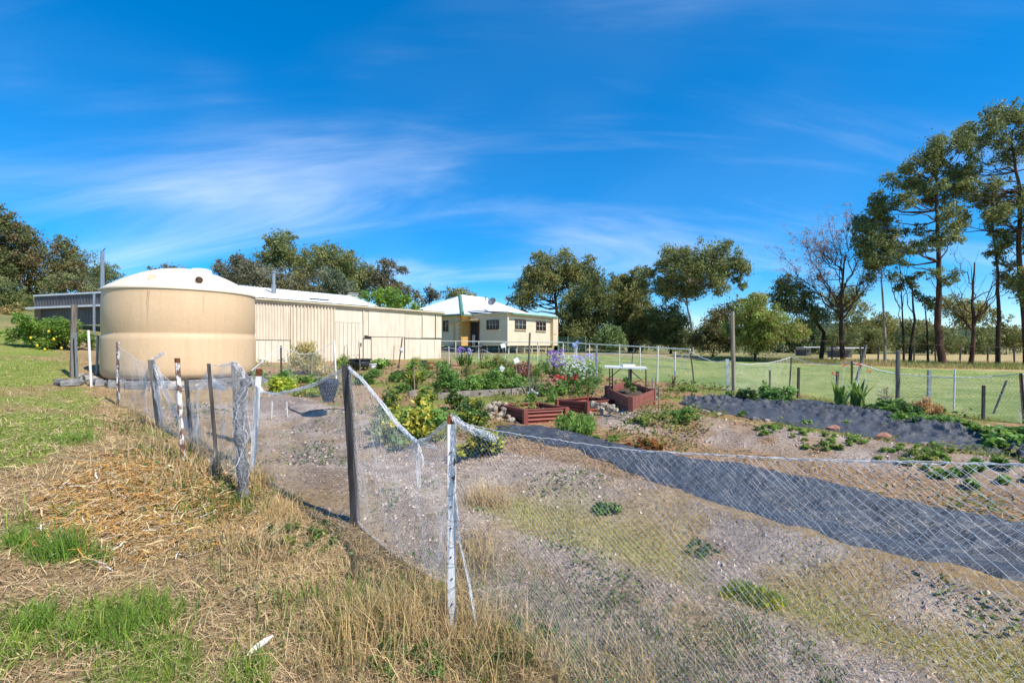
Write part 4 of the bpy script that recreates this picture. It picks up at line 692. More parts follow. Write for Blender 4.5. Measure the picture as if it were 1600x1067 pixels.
tree('tall heavy-trunked gum with open layered crown', 30, [(1440, 236, 9), (1456, 230, 11), (1474, 236, 11), (1484, 248, 8), (1420, 258, 11), (1438, 262, 10), (1404, 272, 8), (1458, 258, 8), (1446, 286, 11), (1434, 294, 9), (1466, 278, 9), (1390, 300, 8), (1398, 314, 9), (1420, 312, 10), (1470, 306, 9), (1490, 298, 9), (1440, 346, 11), (1456, 354, 8), (1470, 370, 10), (1446, 386, 11), (1424, 386, 10), (1408, 392, 8), (1488, 336, 8), (1508, 342, 9), (1400, 336, 8), (1452, 428, 7), (1472, 440, 8), (1412, 410, 8), (1492, 372, 7), (1384, 322, 7)], EU2+EU, [(1474, 574), (1472, 510), (1470, 440), (1468, 360), (1466, 280)], 13, bark=BARK_R, dens=.95, grow=1.5)
tree('very tall full gum towering at the end of the row', 30, [(1524, 196, 11), (1540, 186, 12), (1560, 182, 12), (1580, 182, 13), (1600, 190, 14), (1514, 216, 10), (1532, 222, 12), (1550, 208, 9), (1592, 232, 14), (1618, 230, 16), (1506, 250, 9), (1522, 262, 12), (1540, 256, 9), (1562, 254, 9), (1500, 280, 9), (1512, 304, 13), (1494, 304, 9), (1530, 296, 10), (1552, 292, 10), (1580, 304, 13), (1604, 300, 13), (1536, 338, 11), (1520, 352, 9), (1562, 338, 11), (1592, 336, 12), (1576, 378, 10), (1610, 380, 14), (1582, 424, 11), (1604, 430, 12), (1580, 460, 11), (1600, 470, 12), (1630, 340, 16), (1640, 270, 16)], EU2+EU, [(1606, 578), (1602, 500), (1598, 400), (1592, 300), (1582, 220)], 12, bark=BARK_R, dens=1.0, grow=1.5)
tree('slim half-bare gum between the two tallest gums', 31, [(1552, 372, 7), (1542, 362, 6), (1566, 392, 8), (1572, 418, 8), (1548, 396, 6), (1576, 444, 7), (1556, 346, 6)], EU2, [(1559, 578), (1560, 500), (1556, 420), (1550, 350)], 8, bark=BARK_D)
tree('bare dead tree with upright forked branches', 30, [], EU, [(1516, 575), (1516, 520), (1520, 470), (1524, 410)], 8, 'dead_tree', bark=BARK_R, extra=lambda *a: twigs(*a, tips=[(1526, 392), (1500, 420), (1510, 440), (1540, 410), (1534, 430), (1494, 440), (1488, 466), (1545, 446), (1530, 460)], n=7))
tree('thin dark-stemmed sapling pair, left stem', 32, [(1412, 440, 6), (1404, 452, 5)], EU, [(1413, 576), (1411, 500), (1406, 420)], 4, 'gum_sapling', dens=.8, extra=lambda *a: twigs(*a, tips=[(1402, 410), (1414, 400), (1396, 430)], n=5))
tree('thin dark-stemmed sapling pair, right stem', 32, [(1424, 446, 7), (1430, 430, 6)], EU, [(1420, 576), (1422, 500), (1424, 430)], 6, 'gum_sapling', dens=.8, extra=lambda *a: twigs(*a, tips=[(1428, 405), (1436, 420)], n=5))
tree('sapling with thin stem beside the heavy-trunked gum', 33, [(1444, 470, 7), (1434, 458, 6), (1456, 478, 6)], EU, [(1450, 572), (1450, 510), (1446, 460)], 4, 'gum_sapling', dens=.8)
FG = 'olive trees of the far treeline'; FLAB = ['far olive tree showing behind the dead twiggy gum', 'far olive tree behind the slender tufted gum', 'far olive tree behind the dark-stemmed sapling pair', 'tall far olive tree behind the bare dead tree', 'far olive tree behind the slim half-bare gum', 'far olive tree behind the sapling by the heavy trunk', 'far olive tree at the foot of the tallest gum', 'far olive tree above the small animal shelter', 'far olive tree above the long low shelter']
for i, bl in enumerate([[(1300, 470, 14), (1316, 462, 14), (1334, 470, 13), (1346, 482, 11), (1308, 488, 14), (1330, 495, 14)], [(1350, 508, 13), (1368, 500, 13), (1386, 504, 12), (1360, 522, 12), (1380, 524, 11)], [(1396, 512, 11), (1412, 505, 10), (1426, 512, 11), (1406, 526, 11), (1424, 528, 10)], [(1486, 478, 14), (1504, 472, 14), (1520, 480, 13), (1492, 498, 14), (1512, 502, 14), (1534, 496, 10)], [(1540, 518, 11), (1556, 512, 11), (1572, 520, 10), (1556, 530, 10)], [(1440, 520, 10), (1456, 512, 11), (1470, 522, 10), (1456, 532, 10)], [(1588, 528, 10), (1604, 522, 12), (1620, 530, 12)], [(1250, 520, 10), (1262, 512, 10), (1276, 520, 10), (1264, 532, 9)], [(1300, 520, 11), (1318, 516, 12), (1310, 532, 10), (1334, 528, 10)]]):
    cx = sum(q_[0] for q_ in bl)/len(bl); tree(FLAB[i], 66+4*(i % 3), bl, OLV if i % 2 else OLV+EU, [(cx, 556), (cx+2, 530), (cx, 505)], 3, 'treeline_tree', dens=1.0, group=FG, leaf=.9)
for i, (x0, x1) in enumerate([(905, 950), (950, 1000), (1000, 1050), (1050, 1100), (1100, 1150), (1225, 1275), (1275, 1330), (1335, 1385), (1390, 1440), (1440, 1490), (1490, 1540), (1545, 1600)]):
    bl = [(x0+(x1-x0)*k/4+random.uniform(-4, 4), random.uniform(518, 545)-(6 if x0 < 1150 else 0), random.uniform(9, 14)) for k in range(5)]; cx = (x0+x1)/2
    tree('low scrubby bush filling the foot of the far treeline', 60+5*(i % 3), bl, EU+OLV[1:2] if i % 2 else EU, [(cx, 556), (cx, 540)], 2, 'scrub_bush', group='scrub at the foot of the far treeline', limbs=False, cat='bush', leaf=.9)
# lemon bush on the left lawn
def lemons(T, mb, full, rad, px_m, Z): pass
lb = tree('glossy bright green lemon bush with yellow fruit on the left lawn', 16.5, [(80, 505, 15), (62, 514, 18), (100, 508, 16), (42, 522, 14), (85, 522, 20), (60, 534, 15), (112, 524, 14), (126, 510, 10), (92, 538, 15), (72, 500, 12), (34, 530, 9), (120, 536, 10)], BRT+[(.20, .30, .05)], [(82, 556), (82, 535)], 5, 'lemon_bush', hang=.1, dens=1.5, leaf=.95, cat='bush', sub=14, grow=1.0)
FRM = mat('lemon_skin', (.75, .55, .03), None, 20, .5, .05)
for px, py in [(58, 540), (70, 546), (96, 544), (84, 530), (110, 534), (48, 528), (76, 518)]:
    c = at(px, py, 15.6); m_ = MB(); m_.lathe(tuple(c), [(.001, -.05), (.03, -.035), (.038, 0), (.03, .035), (.001, .05)], 8); m_.build('lemon', FRM, lb, smooth=True)
# ---------------------------------------------------------------- posts and stakes
POSTS = {}
def section(style, w_):
    h = w_/2
    if style == 'angle': return [(-h, -h*.2), (h, -h*.2), (h, h*.1), (-h*.7, h*.1), (-h*.7, h*1.3), (-h, h*1.3)]
    if style == 'star':
        P = []
        for k in range(3):
            a = R(90+120*k); n = (math.cos(a), math.sin(a)); s_ = (-n[1], n[0]); t_ = .16*h; P += [(n[0]*h-s_[0]*t_*-1*-1, n[1]*h-s_[1]*t_), (n[0]*h+s_[0]*t_, n[1]*h+s_[1]*t_)]; a2 = R(150+120*k); P.append((.22*h*math.cos(a2), .22*h*math.sin(a2)))
        return P
    if style == 'square': return [(-h, -h*.8), (h, -h*.8), (h, h*.8), (-h, h*.8)]
    return [(h*math.cos(k/9*6.283), h*math.sin(k/9*6.283)) for k in range(9)]
def post(key, bx, by, tx, ty, w_, style, m, label, cat='post', name='fence_post', group=None, tip=None, rough=.0, Z=None, lean=0):
    g = G(bx, by) if Z is None else np.array([(bx-CX)/F*Z, Z, float(hz((bx-CX)/F*Z, Z))])
    top = at(tx, ty, g[1]+lean); S = np.array(section(style, w_)); n = len(S); seg = 9; rot = random.uniform(-.4, .4) if style != 'angle' else .12
    c_, s_ = math.cos(rot), math.sin(rot); S = np.stack([S[:, 0]*c_-S[:, 1]*s_, S[:, 0]*s_+S[:, 1]*c_], -1); b0 = g-UP*.12; V = []
    for k in range(seg):
        t = k/(seg-1); c = b0+(top-b0)*t+np.array([random.uniform(-1, 1), random.uniform(-1, 1), 0])*rough*w_*(0 < k < seg-1); sc = 1+rough*random.uniform(-.5, .5)
        V += [c+np.array([a*sc, b_*sc, rough*w_*random.uniform(-.8, .8)*(k == seg-1)]) for a, b_ in S]
    i, j = np.meshgrid(np.arange(seg-1), np.arange(n), indexing='ij'); k = (j+1) % n; mb = MB(); Q = np.stack([i*n+j, i*n+k, (i+1)*n+k, (i+1)*n+j], -1).reshape(-1, 4)
    cent = top; mb.add(np.array(V+[cent]), Q, [[(seg-1)*n+a, (seg-1)*n+(a+1) % n, seg*n] for a in range(n)])
    POSTS[key] = (g, top)
    if tip:
        root = empty(name, tuple(g), label, cat, group); mb.build('shaft', m, root); t_ = MB(); ax = (b0-top)/np.linalg.norm(b0-top); V2 = []
        for dd, sc in ((-.004, 1.12), (tip, 1.12)): V2 += [top+ax*dd+np.array([a*sc, b_*sc, 0]) for a, b_ in S]
        t_.add(np.array(V2+[top-ax*.005]), [[a, n+a, n+(a+1) % n, (a+1) % n] for a in range(n)], [[a, (a+1) % n, 2*n] for a in range(n)]); t_.build('rusty_tip', RUST, root); return root
    return mb.build(name, m, None, label=label, cat=cat, group=group)
wp = post('white', 706, 988, 706, 651, .047, 'angle', FLAKE_W, 'white painted angle-iron post with rusty cap tying two nets', tip=.04)
g, t_ = POSTS['white']; HOLE = mat('bolt_rust', (.16, .06, .03), None, 30, .9, 0)
for z_ in (.16, .30, .42, .58, .70, .86, 1.0): m_ = MB(); m_.tube([(g[0]+random.uniform(-.012, .012), g[1]-.012, g[2]+z_), (g[0]+random.uniform(-.008, .008), g[1]-.0075, g[2]+z_)], .005, 8); m_.build('bolt_hole', HOLE, wp)
for z_ in (.24, .37, .50, .64, .78, .93):
    th = np.linspace(0, 6.283, 13); m_ = MB(); m_.tube(np.stack([g[0]+.030*np.cos(th), g[1]+.008+.030*np.sin(th), g[2]+z_+.02*np.sin(th+z_*9)], -1), .0013, 4, cap=False); m_.build('tie_wire', DARKST, wp)
post('dark', 557, 818, 541, 570, .062, 'square', TIMB_D, 'dark grey hardwood stake holding the draped net', rough=.06)
post('rustop', 393, 738, 405, 577, .062, 'angle', FLAKE_W, 'white flaking post with rust-brown top beside the rolled netting', tip=.08)
post('b283', 287, 722, 277, 560, .055, 'round', FLAKE_B, 'black and white flaking pipe post with rusty top', tip=.05)
post('b184', 185, 634, 184, 534, .055, 'round', FLAKE_B, 'black and white flaking pipe post in front of the tank middle', tip=None)
post('s140', 143, 604, 138, 516, .05, 'round', WHITEP, 'slim white pole at the left side of the tank')
post('t115', 114, 590, 116, 476, .13, 'round', TIMB, 'tall weathered timber post beside the lemon bush', rough=.05)
post('st121', 121, 592, 118, 520, .06, 'angle', STEEL, 'galvanised steel picket against the tall timber post')
post('st152', 151, 586, 153, 524, .06, 'round', STEEL, 'short galvanised pipe close to the tank side')
post('g240', 250, 668, 236, 562, .07, 'square', TIMB, 'grey timber stake wrapped in bunched net, leaning', rough=.06)
post('g293', 300, 690, 291, 592, .045, 'square', TIMB_D, 'dark leaning stake between the pipe post and bunched net', rough=.05)
post('g325', 340, 724, 326, 568, .036, 'square', TIMB_D, 'long thin grey stake leaning in front of the tank foot', rough=.04)
post('g366', 372, 690, 366, 566, .06, 'square', TIMB, 'timber stake with slanting brace behind the rolled netting', rough=.05)
post('g440', 440, 594, 439, 540, .06, 'star', DARKST, 'dark steel picket in the greens in front of the shed', name='steel_picket')
post('w523', 526, 598, 522, 532, .05, 'round', FLAKE_W, 'white rusty pipe post beside the hanging dark bucket')
post('p932', 932, 607, 932, 537, .06, 'round', STEEL, 'slim grey post behind the white daisies')
post('p827', 825, 592, 828, 520, .07, 'round', TIMB, 'thin timber post in front of the right house wall')
post('w1137', 1138, 609, 1136, 561, .085, 'square', WHITEP, 'white square post beside the tall wooden pole')
post('pole', 1147, 611, 1144, 488, .11, 'round', TIMB_L, 'tall pale wooden pole at the lawn fence corner', cat='pole', name='wooden_pole', rough=.03)
post('k1083', 1085, 600, 1079, 553, .05, 'star', DARKST, 'dark leaning picket at the peak of the lawn net', name='steel_picket')
post('w1053', 1054, 598, 1055, 549, .05, 'round', WHITEP, 'white slim post near the leaning dark picket')
post('w1028', 1027, 598, 1028, 540, .05, 'round', WHITEP, 'white slim post behind the folding table')
post('k987', 986, 578, 989, 548, .05, 'star', DARKST, 'dark picket on the lawn behind the folding table', name='steel_picket')
post('w968', 968, 572, 968, 537, .05, 'round', WHITEP, 'white rail-fence upright beside the feathery bush')
post('w921', 921, 566, 921, 538, .05, 'round', WHITEP, 'white rail-fence upright left of the feathery bush')
post('k1236', 1233, 607, 1236, 558, .05, 'star', DARKST, 'dark picket at the second peak of the lawn net', name='steel_picket')
post('k1247', 1247, 622, 1248, 574, .05, 'square', TIMB_D, 'short grey stake in front of the second net peak', name='garden_stake', cat='stake')
post('k1203', 1203, 607, 1203, 578, .045, 'square', TIMB_D, 'stubby stake beside the strawberry patch', name='garden_stake', cat='stake')
post('k1308', 1305, 628, 1309, 580, .05, 'square', TIMB, 'grey stake left of the canna plants', name='garden_stake', cat='stake')
post('k1330', 1330, 634, 1331, 564, .045, 'star', DARKST, 'dark picket standing between the canna plants', name='steel_picket')
post('l1345', 1337, 594, 1353, 539, .10, 'round', TIMB, 'stout timber post leaning hard over the lawn', rough=.04)
post('p1403', 1403, 638, 1403, 548, .085, 'round', TIMB, 'upright timber fence post right of the cannas', rough=.04)
post('s1452', 1451, 622, 1452, 578, .07, 'square', STEEL, 'flat galvanised picket on the far lawn net')
post('w1491', 1490, 640, 1492, 577, .035, 'round', WHITEP, 'thin pale rod with orange tip on the lawn net', name='garden_stake', cat='stake')
post('k1536', 1536, 655, 1537, 602, .045, 'square', TIMB_D, 'short dark stake near the end of the lawn net', name='garden_stake', cat='stake')
post('k1594', 1601, 662, 1594, 583, .06, 'star', DARKST, 'dark steel picket where the lawn net is tied off', name='steel_picket')
post('d1560', 1549, 646, 1573, 594, .03, 'square', TIMB_D, 'thin dark brace leaning onto the end picket of the lawn net', name='garden_stake', cat='stake')
for i, (bx, by, ty, lab, w_, m) in enumerate([(648, 615, 570, 'thin pale stake among the tall yellow plant', .03, TIMB_L), (685, 618, 569, 'dark stake at the left end of the long leafy bed', .03, TIMB_D), (703, 590, 562, 'short stake left of the strappy lily leaves', .03, TIMB), (729, 590, 566, 'short dark stake behind the long leafy bed', .03, TIMB_D), (752, 572, 541, 'dark picket left of the purple lilies by the rail fence', .05, DARKST), (754, 574, 545, 'thin timber stake touching the dark picket by the rail fence', .04, TIMB), (805, 582, 552, 'thin stake holding a white tag', .03, TIMB_L), (790, 586, 556, 'stake in the middle of the leafy bed', .03, TIMB), (845, 576, 548, 'pale stake right of the copper shrub', .035, TIMB_L), (856, 574, 542, 'thin dark rod right of the copper shrub', .03, DARKST), (702, 570, 541, 'white thin stake at the shed corner', .035, WHITEP), (864, 596, 556, 'short stake beside the purple daisy bush', .03, TIMB_D), (780, 574, 546, 'thin picket before the house stumps', .035, DARKST), (622, 576, 528, 'tall dark stake leaning by the shed with white cap', .05, TIMB_D), (614, 578, 540, 'pale cane leaning beside the dark stake at the shed', .03, TIMB_L), (536, 572, 540, 'thin cane in front of the shed door', .03, TIMB_L), (544, 574, 538, 'second thin cane in front of the shed door edge', .03, TIMB), (563, 580, 534, 'cane standing at the black tub', .035, TIMB), (452, 588, 552, 'pale stick leaning in the netted straw bush', .03, TIMB_L), (486, 590, 556, 'pale stick at the right of the netted straw bush', .03, TIMB_L), (424, 655, 627, 'short white plastic marker in the soil row', .02, WHITEP), (450, 652, 628, 'second short white plastic marker, leaning, in the soil row', .02, WHITEP)]):
    post('stk%d' % i, bx, by, bx+random.uniform(-3, 3)+(4 if 'leaning by' in lab else 0), ty, w_, 'round', m, lab, 'stake', 'garden_stake')
# white ball cap on the dark stake by the shed
g, t_ = POSTS['stk13']; m_ = MB(); m_.lathe((t_[0]-.02, t_[1]-.05, t_[2]-.5), [(.001, -.09), (.06, -.07), (.09, 0), (.06, .07), (.001, .09)], 12); m_.build('plastic_bottle', WHITEP, None, True, label='white round plastic bottle hung on the dark stake by the shed', cat='bottle')
# rolled grey netting standing in the fence
g = G(381, 782); P = [g-UP*.05]+[at(px, py, g[1]+.1*i) for i, (px, py) in enumerate([(379, 745), (377, 700), (373, 660), (373, 630), (380, 608), (389, 590)])]
P = np.array(P); tt = np.linspace(0, len(P)-1, 40); P = np.stack([np.interp(tt, np.arange(len(P)), P[:, k]) for k in range(3)], -1)
rn = empty('rolled_netting', tuple(g), 'grey roll of old netting standing upright in the fence line', 'netting'); m_ = MB(); rr = .044+.010*np.sin(tt*6)+rng.normal(0, .006, 40); m_.tube(P, rr, 12); m_.build('roll', NETG, rn, smooth=True)
for s_ in range(22):
    ph = s_*.7+np.cumsum(rng.normal(0, .15, 40)); th = tt*(1.2+.9*rng.random())*(1 if s_ % 2 else -1)+ph; m_ = MB(); m_.tube(P+np.stack([np.cos(th), np.sin(th), 0*th], -1)*(rr[:, None]+.003+.012*rng.random((40, 1))), .0016, 3, cap=False); m_.build('strand', NETG if s_ % 3 else NETF, rn)
a, b_ = at(366, 568, 6.5), at(386, 590, 6.4); m_ = MB(); m_.tube([a, b_], .012, 5); m_.build('brace', RUST, rn)
# ---------------------------------------------------------------- nets
def net(name, label, tops, bots, cell, thr, m, sag=.0, wr=.03, seed=1, cord=.006, sides=3, group=None, botz=True, gather=None, sq=False):
    """ruled sheet of knotted diamonds between two edge lines given in 3-D"""
    A = np.array(tops, float); B = np.array(bots, float)
    def rs(Pn, n):
        d = np.concatenate([[0], np.cumsum(np.linalg.norm(np.diff(Pn, axis=0), axis=1))]); t = np.linspace(0, d[-1], n); return np.stack([np.interp(t, d, Pn[:, k]) for k in range(3)], -1)
    L = max(np.linalg.norm(np.diff(A, axis=0), axis=1).sum(), np.linalg.norm(np.diff(B, axis=0), axis=1).sum()); H = np.mean([np.linalg.norm(a-b_) for a, b_ in zip(rs(A, 12), rs(B, 12))])
    nc = int(L/cell*1.42)+2; nr = int(H/cell*1.42)+2; a = rs(A, nc); b_ = rs(B, nc); t = np.linspace(0, 1, nr)[None, :, None]; P = a[:, None]*(1-t)+b_[:, None]*t
    ii, jj = np.meshgrid(np.arange(nc), np.arange(nr), indexing='ij'); nrm = np.cross((b_-a).mean(0), (a[-1]-a[0])); nrm /= np.linalg.norm(nrm)
    w1 = (nz(ii*cell, jj*cell, 1.6, seed, 3)-.5)*2*wr*np.sin(np.pi*np.clip(t[..., 0], 0, 1))**.5; P = P+nrm*w1[..., None]
    su = (a[-1]-a[0])/np.linalg.norm(a[-1]-a[0]); P = P+su*((nz(ii*cell, jj*cell, 2.1, seed+3, 2)-.5)*1.2*cell*3)[..., None]+UP*((nz(ii*cell, jj*cell, 2.4, seed+5, 2)-.5)*cell*2.0)[..., None]*np.sin(np.pi*t)
    P = P+rng.normal(0, cell*.07, P.shape)
    if sq: e1 = [(P[:-1], P[1:]), (P[:, :-1], P[:, 1:])]; S = np.concatenate([e1[0][0].reshape(-1, 3), e1[1][0].reshape(-1, 3)]); Tt = np.concatenate([e1[0][1].reshape(-1, 3), e1[1][1].reshape(-1, 3)])
    else:
        ev = ((ii+jj) % 2 == 0); S1 = P[:-1, :-1][ev[:-1, :-1]]; T1 = P[1:, 1:][ev[:-1, :-1]]; S2 = P[:-1, 1:][ev[:-1, 1:]]; T2 = P[1:, :-1][ev[:-1, 1:]]; S = np.concatenate([S1, S2]); Tt = np.concatenate([T1, T2])
    d = Tt-S; d /= np.linalg.norm(d, axis=1, keepdims=True)+1e-9; x_ = np.cross(d, np.array([.31, .87, .38])); x_ /= np.linalg.norm(x_, axis=1, keepdims=True); y_ = np.cross(d, x_); th = np.arange(sides)/sides*6.2832
    ring = (np.cos(th)[None, :, None]*x_[:, None]+np.sin(th)[None, :, None]*y_[:, None])*thr/2; V = np.concatenate([S[:, None]+ring, Tt[:, None]+ring], 1).reshape(-1, 3); n = len(S); o = np.arange(n)[:, None]*2*sides; j = np.arange(sides)[None]; k = (j+1) % sides
    root = empty(name, tuple(bots[len(bots)//2]), label, 'net', group); mb = MB()
    if cell > .045:
        x_ = np.cross(d, nrm+rng.normal(0, .25, d.shape)); x_ *= thr*.6/(np.linalg.norm(x_, axis=1, keepdims=True)+1e-9); o = np.arange(n)*4; mb.add(np.stack([S-x_, S+x_, Tt+x_, Tt-x_], 1).reshape(-1, 3), np.stack([o, o+1, o+2, o+3], -1))
    else: mb.add(V, np.stack([o+j, o+k, o+sides+k, o+sides+j], -1).reshape(-1, 4))
    me_ = mb.build('mesh', m, root); me_['kind'] = 'stuff'
    if cord: e = MB(); tp_ = P[:, 0]; e.tube(tp_, cord, 5, cap=False); e.build('top_cord', m, root)
    return root, P
def rope(root, P, r, m=NETM, name='bunched_fold', n=60, strands=6, spread=1.0):
    P = np.array(P, float); tt = np.linspace(0, len(P)-1, n); Q = np.stack([np.interp(tt, np.arange(len(P)), P[:, k]) for k in range(3)], -1); m_ = MB()
    for s in range(strands):
        a = np.cumsum(rng.normal(0, .5, n))+s; off = np.stack([np.cos(a), np.sin(a)*.5, np.sin(a)], -1)*r*spread*(nz(tt, tt*0+s, .7, s+3, 2)[:, None]*1.6); m_.tube(Q+off, .0007+.0006*rng.random(), 3, cap=False)
    o = m_.build(name, m, root); o['kind'] = 'stuff'; return o
def gp(px, py, dz=.01): p_ = G(px, py); p_[2] += dz; return p_
W0 = POSTS['white'][1]; wl = lambda s, z_: np.array([P0[0]+WD[0]*s, P0[1]+WD[1]*s, z_])
def wg(s, off=0.0): x_ = P0[0]+WD[0]*s+ND[0]*off; y_ = P0[1]+WD[1]*s+ND[1]*off; return np.array([x_, y_, float(hz(x_, y_))+.01])
# near net running past the camera
tops = [W0-UP*.015, wl(.28, 1.165), wl(.6, 1.165), wl(1.15, 1.18), wl(1.7, 1.235), wl(2.2, 1.30), wl(3.2, 1.38)]; bots = [wg(.08, .05), wg(.3, .12), wg(.7, .1), wg(1.15, .06), wg(1.7, .02), wg(2.2, 0), wg(3.2, 0)]
r_, Pn = net('bird_net', 'wide white knotted net stretched from the white post across the near rows', tops, bots, .0225, .0010, NETM, wr=.07, seed=2, cord=.0016)
rope(r_, [W0-UP*.05, wl(.02, .86), wl(.06, .55), wl(.12, .3)+np.array([.02, 0, 0]), wl(.20, .12)], .006, strands=8)
net('bird_net', 'doubled upper fold of white net lying over the near net', [wl(1.1, 1.178), wl(1.7, 1.238), wl(2.2, 1.303), wl(3.2, 1.383)], [wl(1.35, .66), wl(1.6, .83), wl(1.9, .99), wl(2.3, 1.13), wl(3.0, 1.3)], .024, .0011, NETM, wr=.05, seed=12, cord=.0012)
rope(r_, [W0+UP*.0, wl(.1, 1.16), wl(.2, 1.14), wl(.34, 1.125)], .018, strands=16)
# net from the dark stake to the white post
dk = POSTS['dark']; Zd, Zw = dk[0][1], POSTS['white'][0][1]
def zint(px): return Zd+(Zw-Zd)*(px-547)/(706-547)
tops = [dk[1]-UP*.01]+[at(px, py, zint(px)) for px, py in [(565, 592), (590, 622), (620, 662), (648, 690), (668, 686), (688, 668)]]+[W0-UP*.02]
bots = [dk[0]+UP*.02]+[gp(px, py) for px, py in [(580, 838), (610, 865), (640, 884), (660, 896)]]+[POSTS['white'][0]+UP*.25]
r_, Pn = net('bird_net', 'white net dipping between the dark stake and the white post', tops, bots, .022, .0013, NETM, wr=.04, seed=4, cord=.003)
rope(r_, tops, .014, strands=18); tie = at(650, 690, zint(650))
for e in ((625, 665), (640, 720), (662, 725), (655, 760), (632, 705), (680, 700)): rope(r_, [tie, at(e[0], e[1], zint(e[0]))], .012, strands=9, n=14)
rope(r_, bots[:-1], .012, strands=5)
# net from the rusty-topped post to the dark stake
rt_ = POSTS['rustop']; Zr = rt_[0][1]
def zi2(px): return Zr+(Zd-Zr)*(px-400)/(547-400)
tops = [at(px, py, zi2(px)) for px, py in [(400, 600), (412, 613), (430, 616), (460, 610), (490, 601), (520, 586)]]+[dk[1]-UP*.02]
bots = [gp(px, py) for px, py in [(398, 745), (440, 775), (480, 790), (520, 806)]]+[dk[0]+UP*.02]
r_, Pn = net('bird_net', 'sagging white net between the rusty-topped post and the dark stake', tops, bots, .025, .0013, NETF, wr=.05, seed=6, cord=.003); rope(r_, tops, .018, strands=18)
# bunched nets on the left run
b2 = POSTS['b283'][0][1]; g24 = POSTS['g240'][0][1]
def zi3(px): return g24+(Zr-g24)*(px-240)/(400-240)
tops = [at(px, py, zi3(px)) for px, py in [(236, 562), (250, 582), (272, 600), (300, 603), (318, 590), (327, 569), (345, 571), (366, 568), (385, 596), (400, 600)]]; bots = [gp(px, py) for px, py in [(250, 670), (280, 690), (310, 712), (340, 735), (365, 752), (395, 762)]]
r_, Pn = net('bird_net', 'crumpled white net bunched over leaning stakes before the tank', tops, bots, .024, .0014, NETF, wr=.12, seed=8, cord=.003)
for pts in ([(237, 562), (243, 600), (250, 640), (252, 668)], [(240, 565), (255, 605), (275, 645), (290, 670)], [(236, 563), (228, 590), (222, 618)], [(240, 562), (248, 556), (256, 552)], [(300, 600), (292, 625), (305, 660), (318, 700)], [(325, 585), (335, 600), (350, 608), (375, 600)], [(345, 572), (366, 568), (385, 590)], [(310, 602), (330, 596), (350, 610)], [(386, 600), (380, 640), (392, 690)], [(296, 598), (275, 612), (282, 650), (312, 690), (335, 720)], [(255, 600), (300, 608), (345, 604)]): rope(r_, [at(px, py, zi3(px)) for px, py in pts], .035, NETF, strands=20, n=30)
p184 = POSTS['b184']; Za = p184[0][1]
tops = [at(184, 541, Za), at(200, 552, Za-.4), at(215, 563, (Za+g24)/2), at(228, 568, g24+.5), at(236, 562, g24)]; bots = [gp(186, 632), gp(205, 640), gp(225, 650), gp(250, 668)]
net('bird_net', 'thin net hanging from the pipe post in front of the tank', tops, bots, .032, .0013, NETF, wr=.05, seed=9, cord=.002)
# fine net behind, over the greens by the shed
Z4 = POSTS['g440'][0][1]; Z5 = POSTS['w523'][0][1]
def line(pts, Za, Zb): return [at(px, py, Za+(Zb-Za)*i/(len(pts)-1)) for i, (px, py) in enumerate(pts)]
def low(T_, k=1.0): return [np.array([p_[0], p_[1], float(hz(p_[0], p_[1]))+.02]) for p_ in T_]
def lawn_net(label, pts, Za, Zb, seed, group=None, cell=.05, thr=.0022, drop=None):
    T_ = line(pts, Za, Zb); tt = np.linspace(0, len(T_)-1, 24); T_ = [np.array([np.interp(t, np.arange(len(T_)), [q_[k] for q_ in T_]) for k in range(3)]) for t in tt]; B_ = low(T_)
    if drop: B_ = [np.array([t_[0], t_[1], max(b_[2], t_[2]-drop)]) for t_, b_ in zip(T_, B_)]
    r_, _ = net('bird_net', label, T_, B_, cell, thr, NETF, wr=.05, seed=seed, cord=.010); return r_
lawn_net('net rising from the fence to the dark picket by the shed', [(392, 580), (415, 560), (439, 542)], 10.5, Z4, 21, drop=.9)
lawn_net('net slung over the straw-coloured bush by the shed', [(439, 541), (452, 547), (470, 554), (490, 552), (503, 546), (522, 534)], Z4, Z5, 22)
zP = lambda k: POSTS[k][0][1]
lawn_net('looped net along the lawn from the shed corner to the grey post', [(690, 548), (706, 551), (730, 560), (752, 545), (775, 556), (800, 552), (825, 560), (856, 553), (890, 556), (932, 552)], 27, 20, 23, cell=.075, thr=.004)
lawn_net('net scalloped behind the folding table to the leaning picket', [(932, 552), (960, 552), (1000, 556), (1030, 556), (1055, 561), (1072, 553), (1079, 549)], 17.5, zP('k1083'), 24, cell=.065, thr=.0034)
lawn_net('net swooping from the leaning picket to the wooden pole', [(1079, 550), (1100, 560), (1118, 566), (1136, 562), (1146, 566)], zP('k1083'), zP('pole'), 25, cell=.06, thr=.003)
lawn_net('net between the wooden pole and the second dark picket', [(1147, 568), (1175, 569), (1200, 567), (1220, 563), (1236, 558)], zP('pole'), zP('k1236'), 26, cell=.06, thr=.003)
lawn_net('net between the second dark picket and the canna stakes', [(1236, 558), (1262, 566), (1295, 570), (1331, 566)], zP('k1236'), zP('k1330'), 27, cell=.06, thr=.003)
lawn_net('net across the lawn from the cannas to the upright post', [(1331, 566), (1350, 570), (1375, 579), (1403, 584)], zP('k1330'), zP('p1403'), 28, cell=.055, thr=.0028)
lawn_net('long taut net from the upright post to the end picket', [(1403, 584), (1452, 588), (1500, 590), (1560, 588), (1594, 584)], zP('p1403'), zP('k1594'), 29, cell=.055, thr=.0028)
lawn_net('short net beyond the end picket', [(1594, 584), (1640, 600), (1700, 605)], zP('k1594'), 8.6, 30, cell=.055, thr=.0028)
lawn_net('thin net veiling the shed corner', [(690, 545), (700, 543), (720, 546)], 24, 23, 31, cell=.075, thr=.004)
